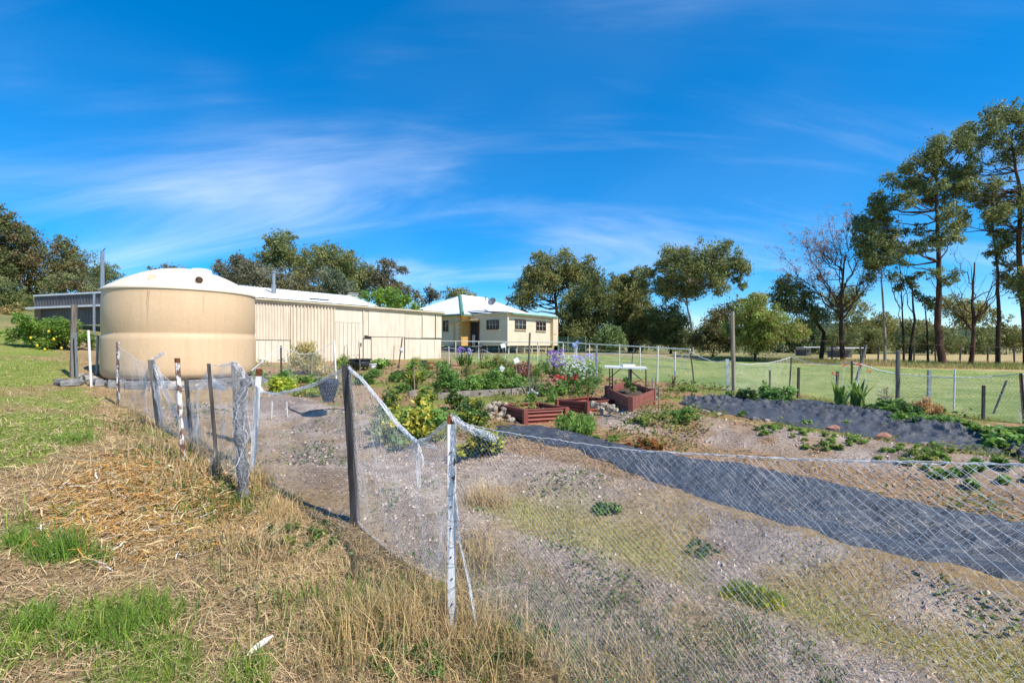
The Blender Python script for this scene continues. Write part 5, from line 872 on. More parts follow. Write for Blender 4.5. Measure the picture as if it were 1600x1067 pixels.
# rail fence in front of the house
rl = empty('rail_fence', tuple(G(880, 566)), 'long white pipe rail fence with uprights below the house', 'fence')
for s_, (x0, y0, za, x1, y1, zb_) in enumerate([(690, 533, 29, 880, 535, 26), (880, 535, 26, 1079, 546, 18)]):
    m_ = MB(); m_.tube([at(x0, y0, za), at(x1, y1, zb_)], .03, 6); m_.build('rail', WHITEP, rl)
for px, py, zz_ in [(712, 533, 28.6), (748, 533.6, 28.1), (790, 534, 27.5), (840, 534.5, 26.6), (880, 535, 26), (900, 536, 25.2), (1000, 541.5, 21)]:
    t_ = at(px, py, zz_); m_ = MB(); m_.tube([(t_[0], t_[1], float(hz(t_[0], t_[1]))-.1), t_], .028, 6); m_.build('upright', WHITEP, rl)
for z_ in (.25, .5, .75):
    m_ = MB(); m_.tube([at(880, 535, 26)-UP*z_, at(1079, 546, 18)-UP*z_], .006, 4); m_.build('wire', STEEL, rl)
m_ = MB(); m_.tube([at(1240, 531, 30)+UP*.0, at(1420, 537, 30), at(1640, 546, 28)], .012, 4); pw = empty('overhead_wire', tuple(at(1420, 537, 30)), 'dark wire strung along the gum trees above the paddock', 'wire'); m_.build('strand', DARKST, pw)
# paddock boundary posts
for i, px in enumerate((1300, 1345, 1372, 1428, 1462, 1500, 1543, 1585)):
    p_ = at(px, 560, 37.5); gz = float(hz(p_[0], p_[1])); m_ = MB(); m_.tube([(p_[0], p_[1], gz-.1), (p_[0]+random.uniform(-.05, .05), p_[1], gz+1.15)], .06, 6); m_.build('paddock_post', TIMB_D, None, label='dark short post of the paddock fence under the gum trees', cat='post', group='paddock fence posts')
# ---------------------------------------------------------------- weed mats, raised beds, edging
def wm_mat():
    m, t, b = mat_base('black_weed_mat'); n = noise(t, 4, 6, .65); n2 = noise(t, 60, 3); c = ramp(t, n, [(.3, (.046, .049, .056)), (.7, (.086, .090, .10))]); c = mulc(t, c, ramp(t, noise(t, 9, 6, .7), [(.62, (1, 1, 1)), (.74, (3.2, 2.9, 2.6))]))
    t.links.new(c, b.inputs['Base Color']); b.inputs['Roughness'].default_value = .5; b.inputs['Specular IOR Level'].default_value = .4; ad = M('ADD', noise(t, 7, 5, .6, 'Object', (1, 2.5, 1)), M('MULTIPLY', n2, .12, t=t), t=t); bump(t, b, ad, .75, .05); return m
WM = wm_mat()
def mat_sheet(label, near, far, n=210, m=54, seed=1, amp=.05):
    A = np.array([G(*k)[:2] for k in near]); B = np.array([G(*k)[:2] for k in far])
    def rs(P, n):
        d = np.concatenate([[0], np.cumsum(np.linalg.norm(np.diff(P, axis=0), axis=1))]); t = np.linspace(0, d[-1], n); return np.stack([np.interp(t, d, P[:, k]) for k in range(2)], -1)
    a, b_ = rs(A, n), rs(B, n); t = np.linspace(0, 1, m)[None, :, None]; P = a[:, None]*(1-t)+b_[:, None]*t; x_, y_ = P[..., 0], P[..., 1]; q, p = qp(x_, y_)
    ed = np.sin(np.pi*t[..., 0]); j_ = .10+.28*(1-ed); x_ = x_+j_*(nz(x_, y_, 2.2, seed+7, 4)-.5); y_ = y_+j_*(nz(x_, y_, 2.2, seed+8, 4)-.5)
    rid = np.abs(nz(p*1.6, q*2.6, 1.7, seed, 4)-.5)*2; rid2 = 1-np.abs(nz(p*2.2+q*1.4, q*3.0-p*.8, 1.6, seed+2, 3)-.5)*5
    z_ = hz(x_, y_)+.025+ed*(.02+amp*(.7*(1-rid)**3+.9*np.clip(rid2, 0, 1)**3))-.03*(1-np.clip(ed*8, 0, 1)); mb = MB(); mb.grid(np.stack([x_, y_, z_], -1)); return mb.build('weed_mat', WM, None, True, label=label, cat='weed mat')
mat_sheet('long black weed mat crossing the near rows under the net', [(772, 682), (850, 690), (930, 712), (1010, 748), (1100, 780), (1220, 815), (1400, 862), (1600, 920), (1750, 970)], [(775, 672), (830, 666), (900, 677), (965, 700), (1060, 716), (1150, 722), (1330, 762), (1480, 800), (1600, 825), (1800, 880)], seed=3, amp=.05)
mat_sheet('wrinkled black weed mat with seedlings beside the strawberry patch', [(1063, 633), (1130, 647), (1200, 656), (1300, 676), (1400, 692), (1500, 705), (1590, 712), (1700, 735)], [(1080, 627), (1130, 618), (1200, 621), (1280, 628), (1360, 640), (1450, 668), (1560, 690), (1700, 705)], seed=5, amp=.12)
REDB = mat('red_brown_steel', (.30, .085, .055), (.23, .065, .045), 3, .5, .05, None, .4); REDW = mat('red_stained_board', (.30, .105, .075), (.21, .07, .05), 5, .75, .2, (1, 1, .3)); SOILM = mat('bed_soil', (.16, .115, .08), (.07, .05, .035), 14, .95, .8, None, .05, dist=.03)
def raised_bed(label, f, r, l, hgt, planks=False):
    """f, r, l: photo pixels of the front, right and left bottom corners"""
    f, r, l = G(*f), G(*r), G(*l); zb_ = min(f[2], r[2], l[2])-.03; f[2] = r[2] = l[2] = zb_; bk = r+l-f; root = empty('raised_bed', tuple((f+bk)/2), label, 'garden bed'); cen = (f+bk)/2; T = hgt+.03
    for a, b_ in ((f, r), (l, f), (bk, l), (r, bk)):
        d = b_-a; L = np.linalg.norm(d); d /= L; nrm = np.array([d[1], -d[0], 0])
        if np.dot(nrm, (a+b_)/2-cen) < 0: nrm = -nrm
        if planks:
            n = 4
            for k in range(n): m_ = MB(); m_.box(a+UP*(T*k/n)+nrm*random.uniform(0, .006), d*L, nrm*.03, UP*(T/n-.006)); m_.build('plank', REDW, root)
        else:
            zs = np.linspace(0, T, 37); pf = .022*np.cos(zs/T*4*2*math.pi+math.pi); m_ = MB(); m_.grid(np.stack([[a+UP*z_+nrm*p_ for z_, p_ in zip(zs, pf)], [b_+UP*z_+nrm*p_ for z_, p_ in zip(zs, pf)]])); m_.build('ribbed_panel', REDB, root, True)
            m_ = MB(); m_.box(a+UP*T+nrm*-.012, d*L, nrm*.035, UP*.02); m_.build('rim', REDB, root)
    for c in (f, r, l, bk):
        o_ = (c-cen)*np.array([1, 1, 0]); o_ /= np.linalg.norm(o_); m_ = MB(); d = (r-f)/np.linalg.norm(r-f); m_.cbox(c+o_*.012, .085, .085, T+.024, math.atan2(d[1], d[0])); m_.build('corner_post', REDW if planks else REDB, root)
    V = np.array([[f*(1-u)*(1-v)+r*u*(1-v)+l*(1-u)*v+bk*u*v+UP*(T*.62+.05*float(nz(u*5, v*5, 1, 7))) for u in np.linspace(.02, .98, 9)] for v in np.linspace(.02, .98, 9)]); m_ = MB(); m_.grid(V); m_.build('soil', SOILM, root, True); return cen+UP*T*.62
bc1 = raised_bed('red-brown ribbed steel raised bed between the rock pile and grass', (821, 664), (884, 657), (783, 649), .26)
bc2 = raised_bed('red-brown ribbed steel raised bed with rocks against its corner', (918, 646), (964, 638), (872, 640), .22)
bc3 = raised_bed('tall red planter box of horizontal boards under the folding table', (986, 642), (1020, 636), (949, 627), .38, True)
g = G(1024, 636); cr = empty('wire_crate', tuple(g), 'small grey wire crate behind the tall red planter', 'crate')
for dz in (.05, .2, .35): m_ = MB(); m_.tube([g+UP*dz-np.array([.06, 0, 0]), g+UP*dz+np.array([.08, .05, 0])], .012, 4); m_.build('bar', STEEL, cr)
for dx in (-.06, .01, .08): m_ = MB(); m_.tube([g+np.array([dx, .02, 0]), g+np.array([dx, .02, .62 if dx < .05 else .42])], .012, 4); m_.build('upright', STEEL, cr)
# folding table
tz = 10.4; TW = mat('white_table_top', (.78, .78, .76), (.68, .67, .64), 3, .5, .03)
a, b_, c = at(945, 575, tz+.1), at(1011, 577, tz-.1), at(990, 571, tz+.7); gz = float(hz(a[0], a[1])); ft = empty('folding_table', (float((a[0]+b_[0])/2), tz, gz), 'white-topped folding table with black legs behind the tall red planter', 'table')
m_ = MB(); d = b_-a; m_.box(a, d, np.array([.12, .62, .0]), UP*.035); m_.build('table_top', TW, ft)
for (k, off, py) in ((.06, 0, 603), (.24, .5, 600), (.70, .5, 602), (.92, 0, 606)):
    p_ = a+d*k+np.array([.05, off, 0]); m_ = MB(); m_.tube([p_, (p_[0]+.01, p_[1], float(hz(p_[0], p_[1]))-.03)], .014, 6); m_.build('leg', DARKST, ft)
for k0, k1, off in ((.06, .24, 0), (.70, .92, 0)):
    p_, q_ = a+d*k0+np.array([.05, .02, -.28]), a+d*k1+np.array([.05, .48, -.28]); m_ = MB(); m_.tube([p_, q_], .011, 5); m_.build('cross_bar', DARKST, ft)
for k0, k1 in ((.08, .40), (.90, .58)): p_, q_ = a+d*k0+np.array([.05, .25, -.26]), a+d*k1+np.array([.05, .25, -.01]); m_ = MB(); m_.tube([p_, q_], .011, 5); m_.build('brace', DARKST, ft)
post('tb', 984, 612, 985, 568, .085, 'square', TIMB_D, 'thick dark timber post standing at the folding table', rough=.05)
# white jar and cloth on it
m_ = MB(); p_ = a+d*.56+np.array([.06, .3, .036]); m_.cbox(p_, .28, .16, .05, .2); m_.build('tray', TW, None, label='low white tray lying on the folding table top', cat='tray')
# rocks in piles
def pile(px0, px1, py0, py1, n, rows, label, grp, s=(.035, .10)):
    base = [G(px0+(px1-px0)*(i+.5)/n, py1+random.uniform(-4, 3)) for i in range(n)]
    for rw in range(rows):
        for i, p_ in enumerate(base):
            if rw and (i == 0 or i >= n-rw+1): continue
            sz = random.uniform(*s); rock(p_+np.array([random.uniform(-.07, .07), .06*rw+random.uniform(-.05, .05), rw*.085-.02+random.uniform(-.02, .02)]), sz, ROCK, label, grp, random.uniform(.6, .8))
pile(757, 803, 632, 657, 6, 4, 'pale brown rock in the heap against the left side of the ribbed bed', 'rocks heaped by the ribbed bed')
pile(924, 970, 632, 651, 6, 3, 'pale brown rock stacked against the corner of the second ribbed bed', 'rocks stacked by the second ribbed bed')
BRICK = mat('weathered_brick', (.42, .20, .13), (.30, .15, .11), 9, .9, .4)
for (px, py, s_, m, lab) in [(1115, 620, .10, BRICK, 'broken red brick at the head of the wrinkled weed mat'), (1102, 645, .09, ROCK, 'pale stone at the edge of the yellow strip near the mat head'), (1123, 649, .08, ROCK, 'flat pale stone a little right of the mat head'), (1180, 656, .08, ROCK_D, 'grey stone pair on the mat edge, left one'), (1198, 658, .07, ROCK, 'grey stone pair on the mat edge, right one'), (1304, 672, .10, BRICK, 'red stone on the mat edge below the cannas'), (1382, 686, .12, BRICK, 'big reddish stone on the weed mat edge'), (1446, 696, .08, ROCK, 'tan stone half buried at the weed mat end'), (1180, 638, .06, ROCK, 'small pale stone at the foot of the strawberry patch'), (1517, 686, .08, ROCK, 'tan stone among the right-hand ground cover'), (687, 648, .10, ROCK, 'white stone beside the yellow leafed bush'), (880, 690, .06, ROCK, 'small pale stone at the back edge of the long weed mat')]: rock(G(px, py)-UP*.02, s_, m, lab, None, .6)
# sleepers edging the leafy bed
SLP = mat('grey_sleeper', (.36, .30, .26), (.20, .165, .14), 5, .9, .4, (1, 1, .3))
for i, (a, b_, lab) in enumerate([((684, 625), (722, 622), 'short pale sleeper at the left end of the leafy bed'), ((712, 622), (800, 617), 'long grey sleeper edging the front of the leafy bed'), ((800, 617.5), (835, 612), 'grey sleeper edging the right end of the leafy bed'), ((640, 622), (664, 617), 'dark sleeper stub beside the tall yellow plant')]):
    a, b_ = G(*a), G(*b_); d = b_-a; m_ = MB(); nrm = np.array([-d[1], d[0], 0]); nrm /= np.linalg.norm(nrm); m_.box(a-UP*.05, d, nrm*.06, UP*.21); m_.build('garden_sleeper', SLP, None, label=lab, cat='sleeper')
# white bleached stick in the foreground
g = G(405, 1022); m_ = MB(); P = np.array([g+np.array([-.035, -.05, .02]), g+np.array([-.015, -.02, .03]), g+np.array([.012, .03, .04]), g+np.array([.035, .07, .045])]); m_.tube(P, [.006, .017, .016, .004], 7); m_.build('bleached_wood', mat('bleached_wood', (.80, .74, .66), (.65, .58, .5), 12, .8, .3, (1, 1, 1)), None, label='short white splinter of bleached wood on the dry grass', cat='wood')
# pots and tubs
BLK = mat('black_plastic', (.022, .022, .025), (.035, .035, .038), 4, .45, .05, None, .4); BKT = mat('slate_bucket', (.045, .055, .085), (.03, .035, .05), 8, .5, .2, None, .4); TERR = mat('terracotta', (.45, .19, .10), (.34, .14, .08), 6, .85, .1)
def pot(name, label, px, py, r0, r1, h, m, rim=True, cat='pot', handle=False, Z=None, z=None):
    g = G(px, py) if Z is None else at(px, py, Z); root = empty(name, tuple(g), label, cat); m_ = MB(); m_.lathe(tuple(g), [(.001, .0), (r0, 0), (r1, h), (r1*.92, h), (r0*.9, .06), (.001, .05)], 24); m_.build('body', m, root, True)
    m_ = MB(); m_.lathe(tuple(g), [(r1, h-.03), (r1+.02, h-.03), (r1+.02, h+.01), (r1*.93, h+.01)], 24); m_.build('rim', m, root)
    if handle: th = np.linspace(0, math.pi, 13); m_ = MB(); m_.tube(np.stack([g[0]+r1*np.cos(th), 0*th+g[1], g[2]+h+r1*.9*np.sin(th)], -1), .008, 5); m_.build('handle', STEEL, root)
    return g, root
pot('black_tub', 'big black plastic tub in front of the shed door', 563, 578, .26, .40, .42, BLK, cat='tub')
pot('white_bucket', 'small white bucket standing right of the black tub', 582, 578, .12, .15, .24, WHITEP, cat='bucket')
pot('terracotta_pot', 'orange terracotta pot of lilies near the shed corner', 672, 576, .12, .17, .28, TERR)
pot('black_pot', 'black pot holding the strap-leaved plant before the shed', 661, 572, .13, .17, .25, BLK)
zb_ = 8.6; bt = at(513, 627, zb_); root = empty('hanging_bucket', tuple(bt), 'dark ribbed bucket hung in the net beside the dark stake', 'bucket'); m_ = MB(); zs = np.linspace(0, .40, 25); m_.lathe(tuple(bt), [(.001, 0)]+[(.09+.09*min(1, z_/.3)+.006*math.cos(z_*90), z_) for z_ in zs]+[(.15, .4), (.1, .1), (.001, .08)], 24); m_.build('body', BKT, root, True)
th = np.linspace(0, math.pi, 13); m_ = MB(); m_.tube(np.stack([bt[0]+.18*np.cos(th), 0*th+bt[1], bt[2]+.4+.22*np.sin(th)], -1), .006, 5); m_.build('handle', STEEL, root)
# white tags in the beds
for px, py, rot, lab in [(807, 563, .5, 'white square tag tilted on a thin stake'), (784, 576, -.6, 'white tag hanging lower over the leafy bed'), (786, 540, .3, 'white paper tied to the rail fence net')]:
    p_ = at(px, py, 15 if py > 545 else 24); s_ = .16 if py > 545 else .22; m_ = MB(); ax = np.array([math.cos(rot), .2, math.sin(rot)]); ay = np.array([-math.sin(rot), .1, math.cos(rot)]); m_.box(p_-ax*s_/2-ay*s_/2, ax*s_, ay*s_, np.array([0, -.01, 0]));  r_ = empty('garden_tag', tuple(p_), lab, 'tag'); m_.build('card', WHITEP, r_); m_ = MB(); gz = float(hz(p_[0], p_[1])); m_.tube([(p_[0], p_[1]+.02, gz-.05), (p_[0], p_[1]+.02, p_[2]+.05)], .009, 5); m_.build('stick', TIMB_L, r_)
# hose across the near soil row
pts = [G(440, 610), G(452, 640), G(470, 648), G(500, 642), G(520, 640), G(545, 642)]; P = np.array(pts); P[:, 2] += .02; tt = np.linspace(0, 5, 40); P = np.stack([np.interp(tt, np.arange(6), P[:, k]) for k in range(3)], -1); m_ = MB(); m_.tube(P, .011, 6); m_.build('garden_hose', BLK, None, True, label='black irrigation hose curving over the soil row', cat='hose')
# ---------------------------------------------------------------- garden plants
def plant(name, label, px, py, wpx, hpx, cols, n=900, leaf=.09, lw=.45, hang=.1, flowers=None, cat='plant', group=None, stems=8, blobs=11, Z=None, dep=None, flat=.8):
    g = G(px, py) if Z is None else at(px, py, Z); Zg = g[1]; w_ = wpx/F*Zg*1.12; h_ = hpx/F*Zg*1.12; root = empty(name, tuple(g), label, cat, group); mb = MB(); S = MB(); tips = []
    dep = w_*.8 if dep is None else dep
    for i in range(blobs):
        a = random.random()*6.28; rr = math.sqrt(random.random())*.85; c = g+np.array([math.cos(a)*rr*w_/2, math.sin(a)*rr*dep/2, 0]); c[2] = (float(hz(c[0], c[1])) if Z is None else g[2])+h_*random.uniform(.15, .42 if rr > .5 else .72); br = min(max(w_/2*.5, .05), max(h_*.42, .04)); sc = leafcloud(mb, c, br*1.2, int(n*1.5)//blobs, leaf, leaf*lw, cols, hang, flat, 6); tips += list(sc)
    for t_ in tips[:stems]: limb(S, g+np.array([random.uniform(-.1, .1)*w_, random.uniform(-.1, .1)*w_, -.03]), t_, .008, .004, .1, 4, 4)
    mb.build('foliage', LEAF, root)
    if stems: S.build('stems', BARK_R, root)
    if flowers:
        for fname, fc, nf, fs, zlo, zhi in flowers:
            fm = MB()
            for i in range(nf):
                a = random.random()*6.28; rr = math.sqrt(random.random())*.5; c = g+np.array([math.cos(a)*rr*w_, math.sin(a)*rr*dep, h_*random.uniform(zlo, zhi)]); leafcloud(fm, c, fs*.8, 12, fs*.7, fs*.42, fc, -.2, .7, 3)
            fm.build(fname, PETAL, root)['kind'] = 'stuff'
    return root
def strap(name, label, px, py, hpx, n, wd, cols, lean=.8, flowers=None, cat='plant', Z=None, spread=.12):
    g = G(px, py) if Z is None else at(px, py, Z); h_ = hpx/F*g[1]; root = empty(name, tuple(g), label, cat); mb = MB()
    for i in range(n):
        a = random.random()*6.28; b0 = g+np.array([random.gauss(0, spread*.4), random.gauss(0, spread*.4), 0]); d = np.array([math.cos(a), math.sin(a), 0]); sd = np.array([-d[1], d[0], 0])*wd/2; le = random.uniform(.1, lean); L = h_*random.uniform(.7, 1.1); P = []
        for k in range(6): t = k/5; an = le*(.35+1.0*t); P.append(b0+(d*math.sin(an)+UP*math.cos(an))*L*t)
        P = np.array(P); w_ = np.array([.7, 1, .95, .8, .5, .05])[:, None]; fold = UP*wd*.12; V = np.concatenate([P-sd*w_, P+fold*0-UP*wd*.15*w_, P+sd*w_]); Q = [[k, k+1, 6+k+1, 6+k] for k in range(5)]+[[6+k, 7+k, 13+k, 12+k] for k in range(5)]; c = np.array(random.choice(cols))*random.uniform(.75, 1.3)
        o = MB(); mb.add(V, Q, None, np.clip(c, 0, 1))
    mb.build('leaves', LEAF, root)
    if flowers:
        fc, nf, fs, zf = flowers; fm = MB(); sm_ = MB()
        for i in range(nf): a = random.random()*6.28; c = g+np.array([math.cos(a)*random.uniform(.0, .35)*h_, math.sin(a)*.3*h_, h_*zf*random.uniform(.85, 1.15)]); leafcloud(fm, c, fs, 40, fs*.8, fs*.4, fc, -.3, .8, 5); limb(sm_, g, c, .006, .005, .05, 4, 5)
        fm.build('blossom', PETAL, root)['kind'] = 'stuff'; sm_.build('flower_stalks', LEAF, root)
    return root
GR1 = [(.14, .26, .055), (.11, .21, .045), (.20, .33, .07)]; GR2 = [(.20, .32, .06), (.26, .38, .085), (.15, .25, .05)]; DKG = [(.085, .155, .04), (.07, .12, .035), (.12, .19, .045)]; YEL = [(.50, .44, .07), (.38, .38, .06), (.26, .29, .055)]; STR = [(.55, .44, .20), (.42, .36, .14), (.30, .30, .09)]
PUR = [(.28, .17, .50), (.40, .28, .62), (.22, .13, .40)]; WHT = [(.80, .80, .76), (.72, .72, .66)]; RED = [(.60, .03, .05), (.70, .07, .10)]; PNK = [(.72, .34, .30), (.62, .26, .22)]; COP = [(.30, .13, .09), (.42, .24, .17), (.20, .10, .06)]; CRM = [(.78, .66, .36), (.80, .72, .5)]; LIL = [(.42, .38, .66), (.55, .50, .75)]
plant('leafy_bush', 'bushy deep green plant at the left end of the long bed', 707, 616, 48, 44, GR1, 2600, .085, .4)
plant('leafy_bush', 'lighter green bush next along the long bed', 745, 615, 44, 32, GR2, 2000, .08, .45)
plant('leafy_bush', 'mid green bush in the middle of the long bed', 770, 613, 40, 36, GR1+GR2, 2000, .08, .45)
plant('leafy_bush', 'dark leafy bush towards the right of the long bed', 795, 612, 36, 30, DKG+GR1, 1700, .075, .45)
plant('leafy_bush', 'low pale green bush at the right end of the long bed', 812, 610, 26, 24, GR2, 1200, .075, .45)
plant('tall_yellow_plant', 'tall staked plant with yellow-green leaves left of the long bed', 648, 608, 30, 50, YEL+GR2, 1700, .085, .45, stems=14)
plant('tall_yellow_plant', 'lower yellow-green sprawl below the staked plant', 664, 640, 26, 46, YEL+GR2, 1300, .08, .45, stems=12)
plant('yellow_bush', 'bushy yellow and green leafed plant beside the dipping net', 645, 682, 84, 50, YEL+GR1[:1], 3600, .075, .6, stems=16)
plant('raspberry_canes', 'small leafy canes in front of the yellow bush', 612, 650, 34, 44, DKG+YEL[1:], 900, .07, .6, stems=14)
plant('currant_bush', 'leafy bush left of the rock heap', 742, 662, 44, 40, DKG+GR1+YEL[1:2], 1800, .065, .6, stems=14)
plant('currant_bush', 'yellow-leafed shrub behind the white post net', 752, 715, 50, 50, YEL+DKG, 1800, .06, .6, stems=14)
plant('sapling', 'small leafy sapling standing in the path before the long bed', 710, 640, 18, 44, DKG+YEL[1:], 500, .07, .6, stems=10)
plant('low_bush', 'round green bush on the straw path in front of the shed', 565, 600, 28, 22, GR1+DKG, 1100, .10, .4)
plant('low_bush', 'round green bush right of the straw path', 622, 596, 24, 22, GR1, 900, .10, .4)
plant('low_bush', 'bright low herb behind the white bucket', 594, 576, 26, 18, GR2, 800, .11, .5)
plant('low_bush', 'thin green weed before the staked yellow plant', 630, 614, 18, 26, GR1, 500, .08, .35)
strap('flower_tub', 'broad green leaves rising behind the cream blossoms', 536, 570, 20, 26, .10, GR2, .9)
plant('cream_blossom_plant', 'cluster of cream blossoms beside the black tub', 543, 577, 30, 18, GR2, 500, .08, .5, flowers=[('blossom', CRM, 34, .07, .5, 1.1)])
plant('straw_bush', 'tall straw-coloured bush under a net at the shed wall', 477, 585, 52, 52, STR, 3000, .13, .25, hang=-.9, stems=20)
plant('vegetable_patch', 'green leafy patch between the tank and the straw bush', 425, 594, 60, 16, GR1+GR2, 1800, .08, .5, stems=0, dep=2.4)
plant('vegetable_patch', 'second green leafy patch beside the dark picket', 470, 604, 60, 16, GR1+GR2, 1500, .08, .5, stems=0, dep=1.8)
plant('lime_patch', 'lime-bright leafy clump below the net beside the rusty-topped post', 443, 612, 36, 24, [(.36, .44, .04), (.28, .38, .04), (.45, .46, .06)], 1300, .08, .55)
plant('lime_patch', 'yellow-lime clump trailing toward the hanging bucket', 480, 620, 36, 18, [(.36, .42, .05), (.25, .34, .05), (.50, .44, .06)], 900, .075, .5)
strap('lily_clump', 'strappy green lily leaves behind the deep green plant', 697, 592, 30, 34, .05, GR1, .75)
strap('agave', 'spiky grey-green yucca at the right end of the leafy bed', 836, 614, 34, 26, .045, [(.20, .25, .13), (.26, .30, .16)], 1.05)
strap('agapanthus', 'purple agapanthus cluster near the shed corner', 722, 572, 28, 40, .05, GR1, .7, flowers=(PUR, 9, .10, .95))
strap('agapanthus', 'paler purple agapanthus next to the cluster by the shed corner', 733, 572, 24, 30, .05, GR1, .7, flowers=(LIL, 6, .09, .95))
plant('copper_shrub', 'rounded copper-pink shrub in the bed behind the tag', 819, 590, 26, 34, COP+[(.48, .30, .22)], 1500, .085, .5)
plant('green_shrub', 'olive green shrub left of the copper one', 782, 582, 38, 26, OLV+GR1, 1500, .10, .4)
plant('green_shrub', 'yellow-green shrub beside the picket on the lawn edge', 764, 576, 24, 20, LIME, 700, .10, .4)
plant('green_shrub', 'fresh green herb clump under the copper shrub', 796, 594, 24, 22, GR2, 900, .08, .4)
plant('purple_daisy', 'tall purple daisy bush right of the copper shrub', 868, 596, 26, 42, DKG, 900, .07, .4, flowers=[('blossom', PUR, 80, .075, .5, 1.05)])
plant('white_daisy', 'big bush covered in white daisies', 905, 616, 52, 42, GR1, 1600, .08, .35, flowers=[('blossom', WHT, 110, .045, .55, 1.12)])
plant('white_daisy', 'smaller white-flowered clump behind the big daisy bush', 888, 590, 26, 30, GR2, 700, .08, .35, flowers=[('blossom', WHT, 30, .05, .6, 1.1)])
plant('lilac_border', 'band of lilac flowers by the slim grey post', 915, 588, 44, 28, GR1, 1500, .10, .25, hang=-.8, flowers=[('blossom', LIL, 60, .07, .75, 1.1)])
plant('red_dahlia', 'red dahlia beside the white daisies', 872, 618, 22, 26, GR1, 700, .08, .35, flowers=[('blossom', RED, 7, .09, .8, 1.1)])
plant('red_dahlia', 'single scarlet dahlia in front of the daisy bush', 903, 618, 8, 26, GR1, 160, .08, .35, flowers=[('blossom', RED, 2, .10, .9, 1.05)])
plant('pink_dahlia', 'salmon dahlias at the edge of the spiky yucca', 856, 620, 20, 26, GR1, 600, .08, .35, flowers=[('blossom', PNK, 8, .085, .75, 1.15)])
strap('iris_clump', 'bright green blade leaves behind the second ribbed bed', 862, 628, 22, 50, .025, GR2, .8)
plant('pale_flowers', 'small pale lilac flowers behind the first ribbed bed', 832, 628, 18, 16, GR1, 400, .07, .4, flowers=[('blossom', LIL+WHT, 9, .05, .7, 1.1)])
strap('tall_agapanthus', 'blue agapanthus heads on tall stems near the rail fence', 898, 574, 32, 8, .03, GR1, .4, flowers=([(.30, .38, .66), (.42, .48, .75)], 4, .12, 1.15))
def herb(label, c, w_, h_, cols, n, leaf, name='herb', cat='plant'):
    root = empty(name, tuple(c), label, cat); mb = MB()
    for i in range(6): leafcloud(mb, c+np.array([random.uniform(-.4, .4)*w_, random.uniform(-.4, .4)*w_, h_*random.uniform(.2, .9)]), max(.05, w_*.25), n//6, leaf, leaf*.5, cols, .1, .8, 5)
    mb.build('foliage', LEAF, root)
herb('low greens growing in the first ribbed bed', bc1+np.array([-.15, .1, .02]), .5, .12, GR1+YEL[1:], 420, .05)
herb('leafy green herb growing up out of the tall red planter', bc3+np.array([-.05, -.05, .05]), .26, .36, GR2+GR1, 700, .06)
plant('strawberry_patch', 'dense dark green strawberry plants at the head of the weed mat', 1185, 630, 92, 28, DKG+GR1, 3600, .085, .7, stems=0, dep=1.2, blobs=12)
plant('strawberry_patch', 'red-leaved strawberry fringe below the strawberry patch', 1205, 634, 50, 12, COP+DKG, 700, .06, .6, stems=0, dep=.5)
for px, lab in ((1316, 'canna with orange flower left of the picket'), (1341, 'canna with orange flower right of the picket')):
    strap('canna', lab, px, 638, 46, 16, .10, GR2, .55, flowers=([(.75, .13, .04), (.85, .25, .05)], 2, .05, 1.35))
plant('ground_cover', 'spreading green pumpkin vine along the right of the weed mat', 1450, 668, 120, 22, GR2+GR1, 4200, .09, .8, stems=0, dep=1.0, blobs=16)
plant('ground_cover', 'darker vine patch at the foot of the upright post', 1395, 648, 60, 22, GR1+DKG, 1500, .09, .7, stems=0, dep=.8, blobs=8)
plant('ground_cover', 'vine at the far end of the weed mat', 1560, 690, 110, 24, GR2+GR1, 3400, .085, .8, stems=0, dep=.9, blobs=12)
plant('ground_cover', 'green crop behind the net near the end of the near rows', 1540, 742, 200, 14, GR2+GR1, 4200, .06, .5, stems=0, dep=.8, blobs=16)
plant('ground_cover', 'lime weeds along the front edge of the weed mat', 1430, 712, 130, 9, LIME+GR2, 2200, .045, .4, stems=0, dep=.7, blobs=26)
plant('ground_cover', 'lime weeds below the red stone', 1300, 690, 110, 7, LIME+GR2, 1500, .045, .4, stems=0, dep=.6, blobs=22)
plant('ground_cover', 'green weed strip near the strawberry patch', 1225, 674, 90, 8, LIME+GR2, 1300, .05, .4, stems=0, dep=.6, blobs=20)
plant('grass_clump', 'bright green grass between the two ribbed beds', 905, 672, 60, 26, GR2, 2400, .09, .18, hang=-.9, stems=0, dep=.9, blobs=9)
plant('dry_plant', 'withered brown plant at the foot of the upright post', 1450, 646, 32, 26, [(.42, .25, .10), (.5, .34, .16)], 700, .12, .2, hang=-.8, stems=0)
plant('rhubarb_chard', 'reddish-brown leafed plant at the back edge of the long weed mat', 1005, 706, 62, 18, [(.30, .12, .04), (.20, .16, .04), (.40, .20, .05)], 1200, .06, .6, stems=0, dep=.4, blobs=8)
plant('green_weed', 'green weed clump on the near soil row', 950, 798, 40, 14, GR1+DKG, 700, .035, .5, stems=0)
plant('green_weed', 'dark weeds at the bottom of the near row', 1090, 860, 60, 8, DKG+YEL[2:], 400, .03, .4, stems=0)
plant('clover_weed', 'dark green clover in dry grass left of the dark stake', 465, 845, 150, 16, DKG+YEL[2:], 1700, .022, .7, stems=0, dep=.9, blobs=40)
plant('clover_weed', 'clover leaves at the foot of the white post', 800, 1010, 150, 20, DKG+YEL[2:], 1800, .02, .7, stems=0, dep=.5, blobs=22)
plant('clover_weed', 'clover patch in dry grass below the near net', 640, 1030, 140, 20, DKG+GR1, 1800, .018, .6, stems=0, dep=.5, blobs=22)
plant('yellow_grass_clump', 'tuft of tall yellow-green grass in the near path', 1175, 940, 90, 22, LIME+YEL, 1300, .06, .09, hang=-1.0, stems=0, blobs=14)
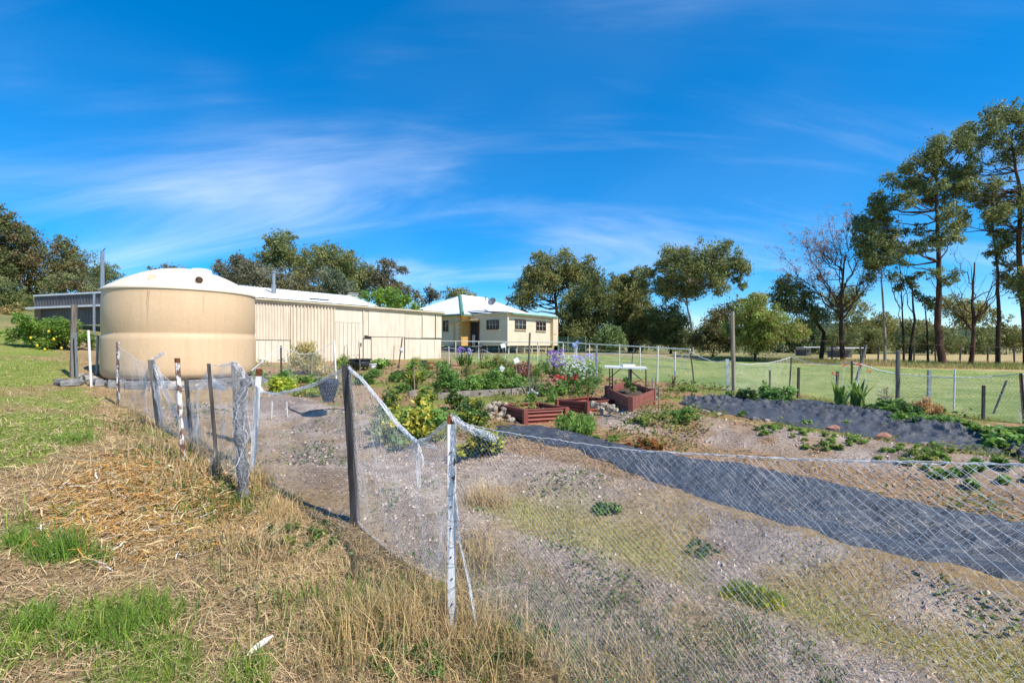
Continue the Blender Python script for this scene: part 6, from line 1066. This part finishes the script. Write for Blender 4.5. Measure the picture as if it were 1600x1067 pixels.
for px, py, w_, h__, cc, lab in [(735, 640, 30, 26, YEL+DKG, 'ragged yellowing plant in front of the long sleeper'), (680, 668, 40, 30, YEL+GR1, 'yellow-green plant right of the yellow bush'), (600, 672, 40, 26, DKG+YEL, 'dark leafy plant left of the yellow bush'), (665, 590, 22, 26, GR1, 'upright green plant left of the lily leaves'), (735, 588, 24, 22, OLV+GR1, 'olive plant behind the long bed'), (757, 596, 26, 24, GR1+LIME, 'feathery green plant behind the lighter bush'), (840, 596, 24, 26, LIME+GR1, 'pale herb behind the spiky yucca'), (850, 582, 20, 22, GR1, 'green herb beside the purple daisies'), (648, 576, 24, 20, STR+GR1, 'dry seeding plant by the terracotta pot'), (690, 576, 24, 16, GR1, 'low plant at the shed corner'), (930, 600, 26, 20, GR2+STR, 'grassy clump at the slim grey post'), (1000, 660, 46, 10, STR+GR2, 'straggling weeds below the tall red planter'), (1075, 612, 60, 10, GR2+LIME, 'patch of green weeds behind the wrinkled weed mat'), (1060, 655, 60, 16, GR1+LIME, 'grassy weeds at the head of the soil mound'), (940, 690, 60, 9, GR1+LIME, 'weeds between the long mat and the soil mound'), (585, 590, 22, 16, GR1, 'low herb on the straw path')]:
    plant('garden_plant', lab, px, py, w_, h__, cc, 900, .06, .4, hang=-.2, stems=8 if h__ > 18 else 0)
for px, py, s_ in [(1160, 650, 16), (1215, 634, 14), (1290, 655, 16), (1322, 664, 12), (1375, 668, 18), (1410, 676, 16), (1258, 664, 14), (1500, 684, 16), (1465, 700, 18)]:
    plant('seedling', 'green seedling poking through the wrinkled weed mat', px, py, s_, 9, GR2+GR1, 160, .055, .5, stems=0, group='seedlings in the weed mat', blobs=4)
for px, py, lab in [(1385, 612, 'wispy dry stalk by the cannas'), (1195, 600, 'wispy dry stalk by the stubby stake'), (1050, 588, 'wispy dry stalk behind the tall planter'), (1010, 596, 'wispy dry stalk at the folding table')]:
    plant('dry_stalk', lab, px, py+22, 16, 36, [(.40, .30, .14), (.26, .26, .09)], 130, .08, .25, stems=12)
for o in bpy.data.objects:
    if '_o' in o: del o['_o']
